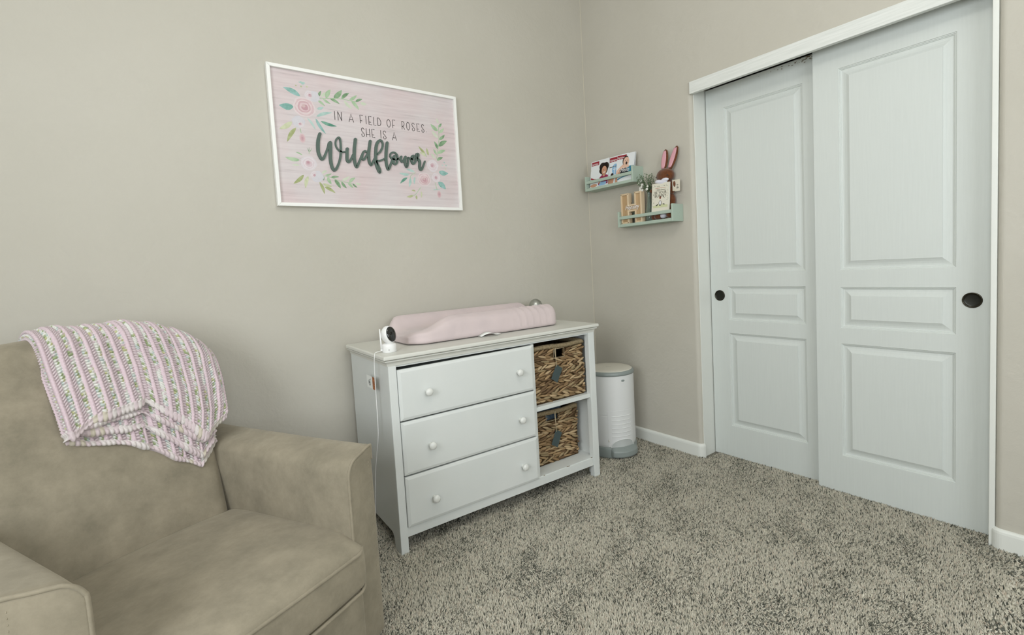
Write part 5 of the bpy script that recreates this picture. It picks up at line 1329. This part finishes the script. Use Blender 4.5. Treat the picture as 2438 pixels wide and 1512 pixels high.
# ================================================================== CROCHET BLANKET folded over the backrest
M['yarn'] = attr_mat('crochet_yarn', 'yarn', .95, bump=(900, .35, .0012), sheen=.35, spec=.12)
bl_t = thing('crochet_blanket', CL, CA, 'pink crochet blanket with white and green stripes folded over the recliner back', 'blanket')
def hsh(a, b):
    return np.modf(np.abs(np.sin(a * 12.9898 + b * 78.233) * 43758.5453))[0]
def lin_(c): return np.array([lin(x) for x in c])
PK = lin_((212, 192, 199)); PK2 = lin_((210, 195, 198)); WHT = lin_((224, 224, 217)); GRN = lin_((156, 170, 128)); YEL = lin_((190, 192, 146)); AQ = lin_((196, 206, 202))
def pattern(x, y, seed=0):
    P = .0322; f = np.mod(x / P, 1.0); ci = np.floor(x / P)
    ridge = f < .34
    g = (f - .34) / .66; sub = np.floor(np.clip(g * 2, 0, 1.999)); h = np.mod(np.clip(g * 2, 0, 1.999), 1.0)
    q = .0092
    yy = y / q + np.where(sub == 0, .55, -.40) * (h - .5) + hsh(ci + seed, sub) * 1.0
    bi = np.floor(yy); t = np.mod(yy, 1.0)
    bar = np.clip(np.abs(np.sin(PI * t)) * 1.45 - .45, 0, 1) ** .55
    env = np.sin(PI * np.clip(h, .02, .98)) ** .35
    hb = .0098 * bar * env - .0048
    rr = np.abs(np.sin(PI * np.clip(f / .34, 0, 1)))
    hr = .0062 * rr ** .7 + .0008 * np.sin(2 * PI * y / .0105 + ci) * rr - .0014 * np.exp(-((f - .17) / .022) ** 2) * (np.mod(y / .0105, 1) < .45)
    H = np.where(ridge, hr, hb)
    hs = hsh(bi * 1.37 + seed + .37 * np.floor(h * 2.2), ci * 3.1 + sub + np.floor(h * 2.2) * 7.7)
    C = np.where(ridge[..., None], PK, PK2 * (1 + .06 * (hs[..., None] - .5)))
    w = (~ridge) & (sub == 1)
    cw = np.where((hs < .13)[..., None], GRN, np.where((hs < .22)[..., None], YEL, np.where((hs < .34)[..., None], AQ, np.where((hs < .50)[..., None], PK2, WHT))))
    C = np.where(w[..., None], cw, C)
    return H, C
UL = -.097
def uR(z): return np.interp(z, [.50, .60, .61, .64, .705, .806, .888, 1.1], [.272, .285, .300, .318, .348, .372, .388, .385])
MAIN_END = ([-.1, -.089, -.036, .023, .098, .141, .193, .246, .275, .318, .36], [.722, .716, .747, .754, .762, .72, .677, .626, .608, .640, .66])
L2_END = ([-.08, -.071, -.014, .047, .092, .15, .19, .244, .267, .30], [.728, .727, .714, .701, .696, .642, .601, .555, .575, .60])
L3_END = ([-.09, -.084, -.048, .011, .061, .111, .161, .24, .277, .30], [.712, .709, .688, .674, .653, .621, .577, .526, .560, .59])
def sheet(name, ends, off, u0, u1f, top_z=None, back=.16, roll=.010, seed=0, NR=560, NC=280, width=.452, base=None):
    """cloth hanging over the back; both sides end in a flank that runs down to the chair"""
    base = off if base is None else base
    NF = max(4, int(off / .0016))
    cols_a = [(0.0, d) for d in np.linspace(1, .04, NF)] + [(a, 0.0) for a in np.linspace(0, 1, NC)] + [(1.0, d) for d in np.linspace(.04, 1, NF)]
    out = {k: [] for k in 'u v z nv nz bv bz d w x y s'.split()}
    for a, d in cols_a:
        ze = float(np.interp(u0 + (u1f(.70) - u0) * a, *ends))
        ut = min(.40, u0 + (u1f(.95) - u0) * a)
        sec = np.array(section(ut, base, back if top_z is None else .02, z_end=ze, n_arc=24, step=.008))
        if top_z is not None:
            k = len(sec) - 1
            while k > 2 and sec[k, 1] < ze + top_z: k -= 1
            sec = sec[k:]
        lift = (off - base) * np.clip((.97 - sec[:, 1]) / .20, 0, 1) * (sec[:, 2] < 0)
        sec[:, 0] += sec[:, 2] * lift; sec[:, 1] += sec[:, 3] * lift
        v, z, nv, nz = sec[-1]; ex = []
        for t in np.linspace(0, PI, 9)[1:]:
            ex.append((v - EV * roll * math.sin(t) - nv * roll * (1 - math.cos(t)), z - EZ * roll * math.sin(t) - nz * roll * (1 - math.cos(t)),
                       nv * math.cos(t) - EV * math.sin(t), nz * math.cos(t) - EZ * math.sin(t)))
        bn = np.vstack([sec[:, 2:4], np.repeat(sec[-1:, 2:4], 8, 0)])
        fade = np.concatenate([np.ones(len(sec)), 1 - np.linspace(0, 1, 9)[1:]])
        sec = np.vstack([sec, ex])
        s = np.concatenate([[0], np.cumsum(np.hypot(np.diff(sec[:, 0]), np.diff(sec[:, 1])))])
        ss = np.linspace(0, s[-1], NR); I = lambda q: np.interp(ss, s, q)
        v, z = I(sec[:, 0]), I(sec[:, 1])
        u = u0 + (u1f(z) - u0) * a
        wave = .0035 * np.sin(u * 34 + z * 9 + seed) + .0025 * np.sin(u * 71 - z * 14 + seed) - .009 * np.exp(-((u - .105 - .04 * (z - .76)) / .012) ** 2) * np.clip((1.0 - z) / .22, 0, 1) * (I(sec[:, 2]) < 0)
        pf = .016 * np.clip(np.cos(PI * np.clip(u / .33, -1, 1) / 2), 0, 1) ** .8 * np.sin(PI * np.clip((z - .30) / .62, 0, 1)) * (I(sec[:, 2]) < .3)
        v = v + np.clip(u - .335, 0, 1) * 1.0 - pf
        for k_, q in zip('u v z nv nz bv bz d w x y s'.split(), (u, v, z, I(sec[:, 2]), I(sec[:, 3]), I(bn[:, 0]), I(bn[:, 1]), d * off * I(fade), wave,
                         np.full(NR, a * width + (-d * off if a < .5 else d * off)), ss - s[-1], np.full(NR, (-1.0 if a < .5 else 1.0) if d > 0 else 0.0))): out[k_].append(q)
    G = {k: np.array(v).T for k, v in out.items()}
    H, C = pattern(G['x'] + .004 + seed * .003, G['y'], seed)
    flank = G['s'] != 0
    # crocheted border along the hem: a plain row of fat loops instead of the stripes
    hem = np.clip((G['y'] + roll * PI + .012) / .004, 0, 1)
    cell = np.floor(G['x'] / .0115); hh = hsh(cell + seed, cell * .0 + 3.3)
    Hh = .0060 * np.abs(np.sin(PI * G['x'] / .0115)) ** .6 * np.clip(.55 + .45 * np.sin(PI * G['y'] / .012), 0, 1)
    Ch = np.where((hh < .12)[..., None], YEL * .45 + PK2 * .55, np.where((hh < .34)[..., None], WHT * .5 + PK2 * .5, np.where((hh < .46)[..., None], GRN * .35 + PK2 * .65, PK2)))
    H = H * (1 - hem) + Hh * hem; C = C * (1 - hem[..., None]) + Ch * hem[..., None]
    D_ = np.where(flank, G['w'], H + G['w'])
    U = G['u'] + G['s'] * (np.where(flank, H, 0) + .0035 * np.sin(PI * np.clip(G['d'] / off, 0, 1)))
    V3 = np.stack([U, G['v'] + G['nv'] * D_ - G['bv'] * G['d'], G['z'] + G['nz'] * D_ - G['bz'] * G['d']], -1).reshape(-1, 3)
    return np_mesh(name, V3, grid_quads(NR, len(cols_a)), M['yarn'], bl_t, True, C.reshape(-1, 3))
sheet('top_layer', MAIN_END, .054, UL, uR, base=.026)
sheet('folded_layer', L2_END, .024, -.080, lambda z: np.interp(z, [.5, .6, .8], [.268, .285, .30]), top_z=.10, seed=2, NR=150, NC=230, roll=.008, width=.37)
sheet('folded_layer', L3_END, .009, -.090, lambda z: np.interp(z, [.5, .6, .8], [.276, .292, .30]), top_z=.10, seed=5, NR=150, NC=230, roll=.006, width=.38)
sheet('folded_layer', ([x for x in L2_END[0]], [.5 * (np.interp(x, *MAIN_END) + z) + .006 for x, z in zip(*L2_END)]), .037, -.072, lambda z: np.interp(z, [.5, .6, .8], [.268, .285, .30]), top_z=.06, seed=8, NR=100, NC=230, roll=.006, width=.37)

# ================================================================== CARPET PILE (uncountable tufts, one object)
def pile(threshold):
    def field(x0, x1, y0, y1, sp):
        nx, ny = int((x1 - x0) / sp), int((y1 - y0) / sp)
        X, Y = np.meshgrid(np.linspace(x0, x1, nx), np.linspace(y0, y1, ny))
        X = X.ravel() + rng.uniform(-.5, .5, nx * ny) * sp; Y = Y.ravel() + rng.uniform(-.5, .5, nx * ny) * sp
        return X, Y, np.full(nx * ny, sp)
    parts = [field(-.0035, .125, -2.0, -.79, .0042)] if threshold else [field(-2.35, -.004, -2.05, -.004, .0039), field(-2.35, -.004, -2.6, -2.05, .0065), field(XW + .01, -2.35, YS + .01, -.004, .0105), field(-2.35, -.004, YS + .01, -2.6, .0105)]
    X = np.concatenate([p[0] for p in parts]); Y = np.concatenate([p[1] for p in parts]); S = np.concatenate([p[2] for p in parts])
    ok = (X < -.003) | ((Y < YL - .03) & (Y > YR + .02))
    X, Y, S = X[ok], Y[ok], S[ok]
    n = len(X)
    # smooth random fields: nap direction and nap lie (trodden patches)
    def smooth(sc, k=14, seed=1):
        g = np.random.default_rng(seed); f = np.zeros(n)
        for _ in range(k):
            a = g.uniform(0, 2 * PI); w = sc * g.uniform(.6, 1.6); f += np.sin((X * math.cos(a) + Y * math.sin(a)) * w + g.uniform(0, 6.28))
        return f / math.sqrt(k / 2)
    nap = smooth(16, seed=3) + .8 * smooth(34, seed=9); nap2 = smooth(12, seed=5)
    ang = nap2 * 1.1 + rng.normal(0, 1.7, n); le = np.clip(.62 + .22 * nap + rng.normal(0, .34, n), -.2, 1.5)
    hgt = (.0098 + rng.normal(0, .0020, n)) * np.clip(1.03 - .07 * nap, .8, 1.15) * np.where(S > .009, 1.15, 1)
    dx = np.cos(ang) * le * .0075; dy = np.sin(ang) * le * .0075
    rad = S * rng.uniform(.55, .90, n)
    ph = rng.uniform(0, 2 * PI, n)
    V = np.zeros((n, 4, 3), np.float32)
    for k in range(3):
        a = ph + 2 * PI * k / 3
        V[:, k] = np.stack([X + rad * np.cos(a), Y + rad * np.sin(a), np.full(n, FZ + .0005)], 1)
    V[:, 3] = np.stack([X + dx, Y + dy, FZ + hgt], 1)
    T = (np.arange(n)[:, None, None] * 4 + np.array([(0, 1, 3), (1, 2, 3), (2, 0, 3)])[None]).reshape(-1, 3)
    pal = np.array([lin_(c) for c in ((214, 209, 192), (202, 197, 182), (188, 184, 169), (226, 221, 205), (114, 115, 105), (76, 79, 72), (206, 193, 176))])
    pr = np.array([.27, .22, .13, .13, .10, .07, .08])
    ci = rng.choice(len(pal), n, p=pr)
    nap_shade = rng.random(n) < np.clip(.06 + .07 * nap, 0, .24)          # shade of the leaning pile, painted in as dark yarn blotches
    ci = np.where(nap_shade, 4, ci)
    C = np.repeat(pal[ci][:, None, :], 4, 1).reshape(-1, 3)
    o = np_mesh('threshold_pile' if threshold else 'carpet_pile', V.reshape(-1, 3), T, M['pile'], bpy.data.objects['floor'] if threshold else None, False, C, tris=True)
    return tag(o, None, None, kind='stuff') if threshold else tag(o, 'speckled grey-beige twist pile carpet covering the floor', 'carpet', kind='stuff')
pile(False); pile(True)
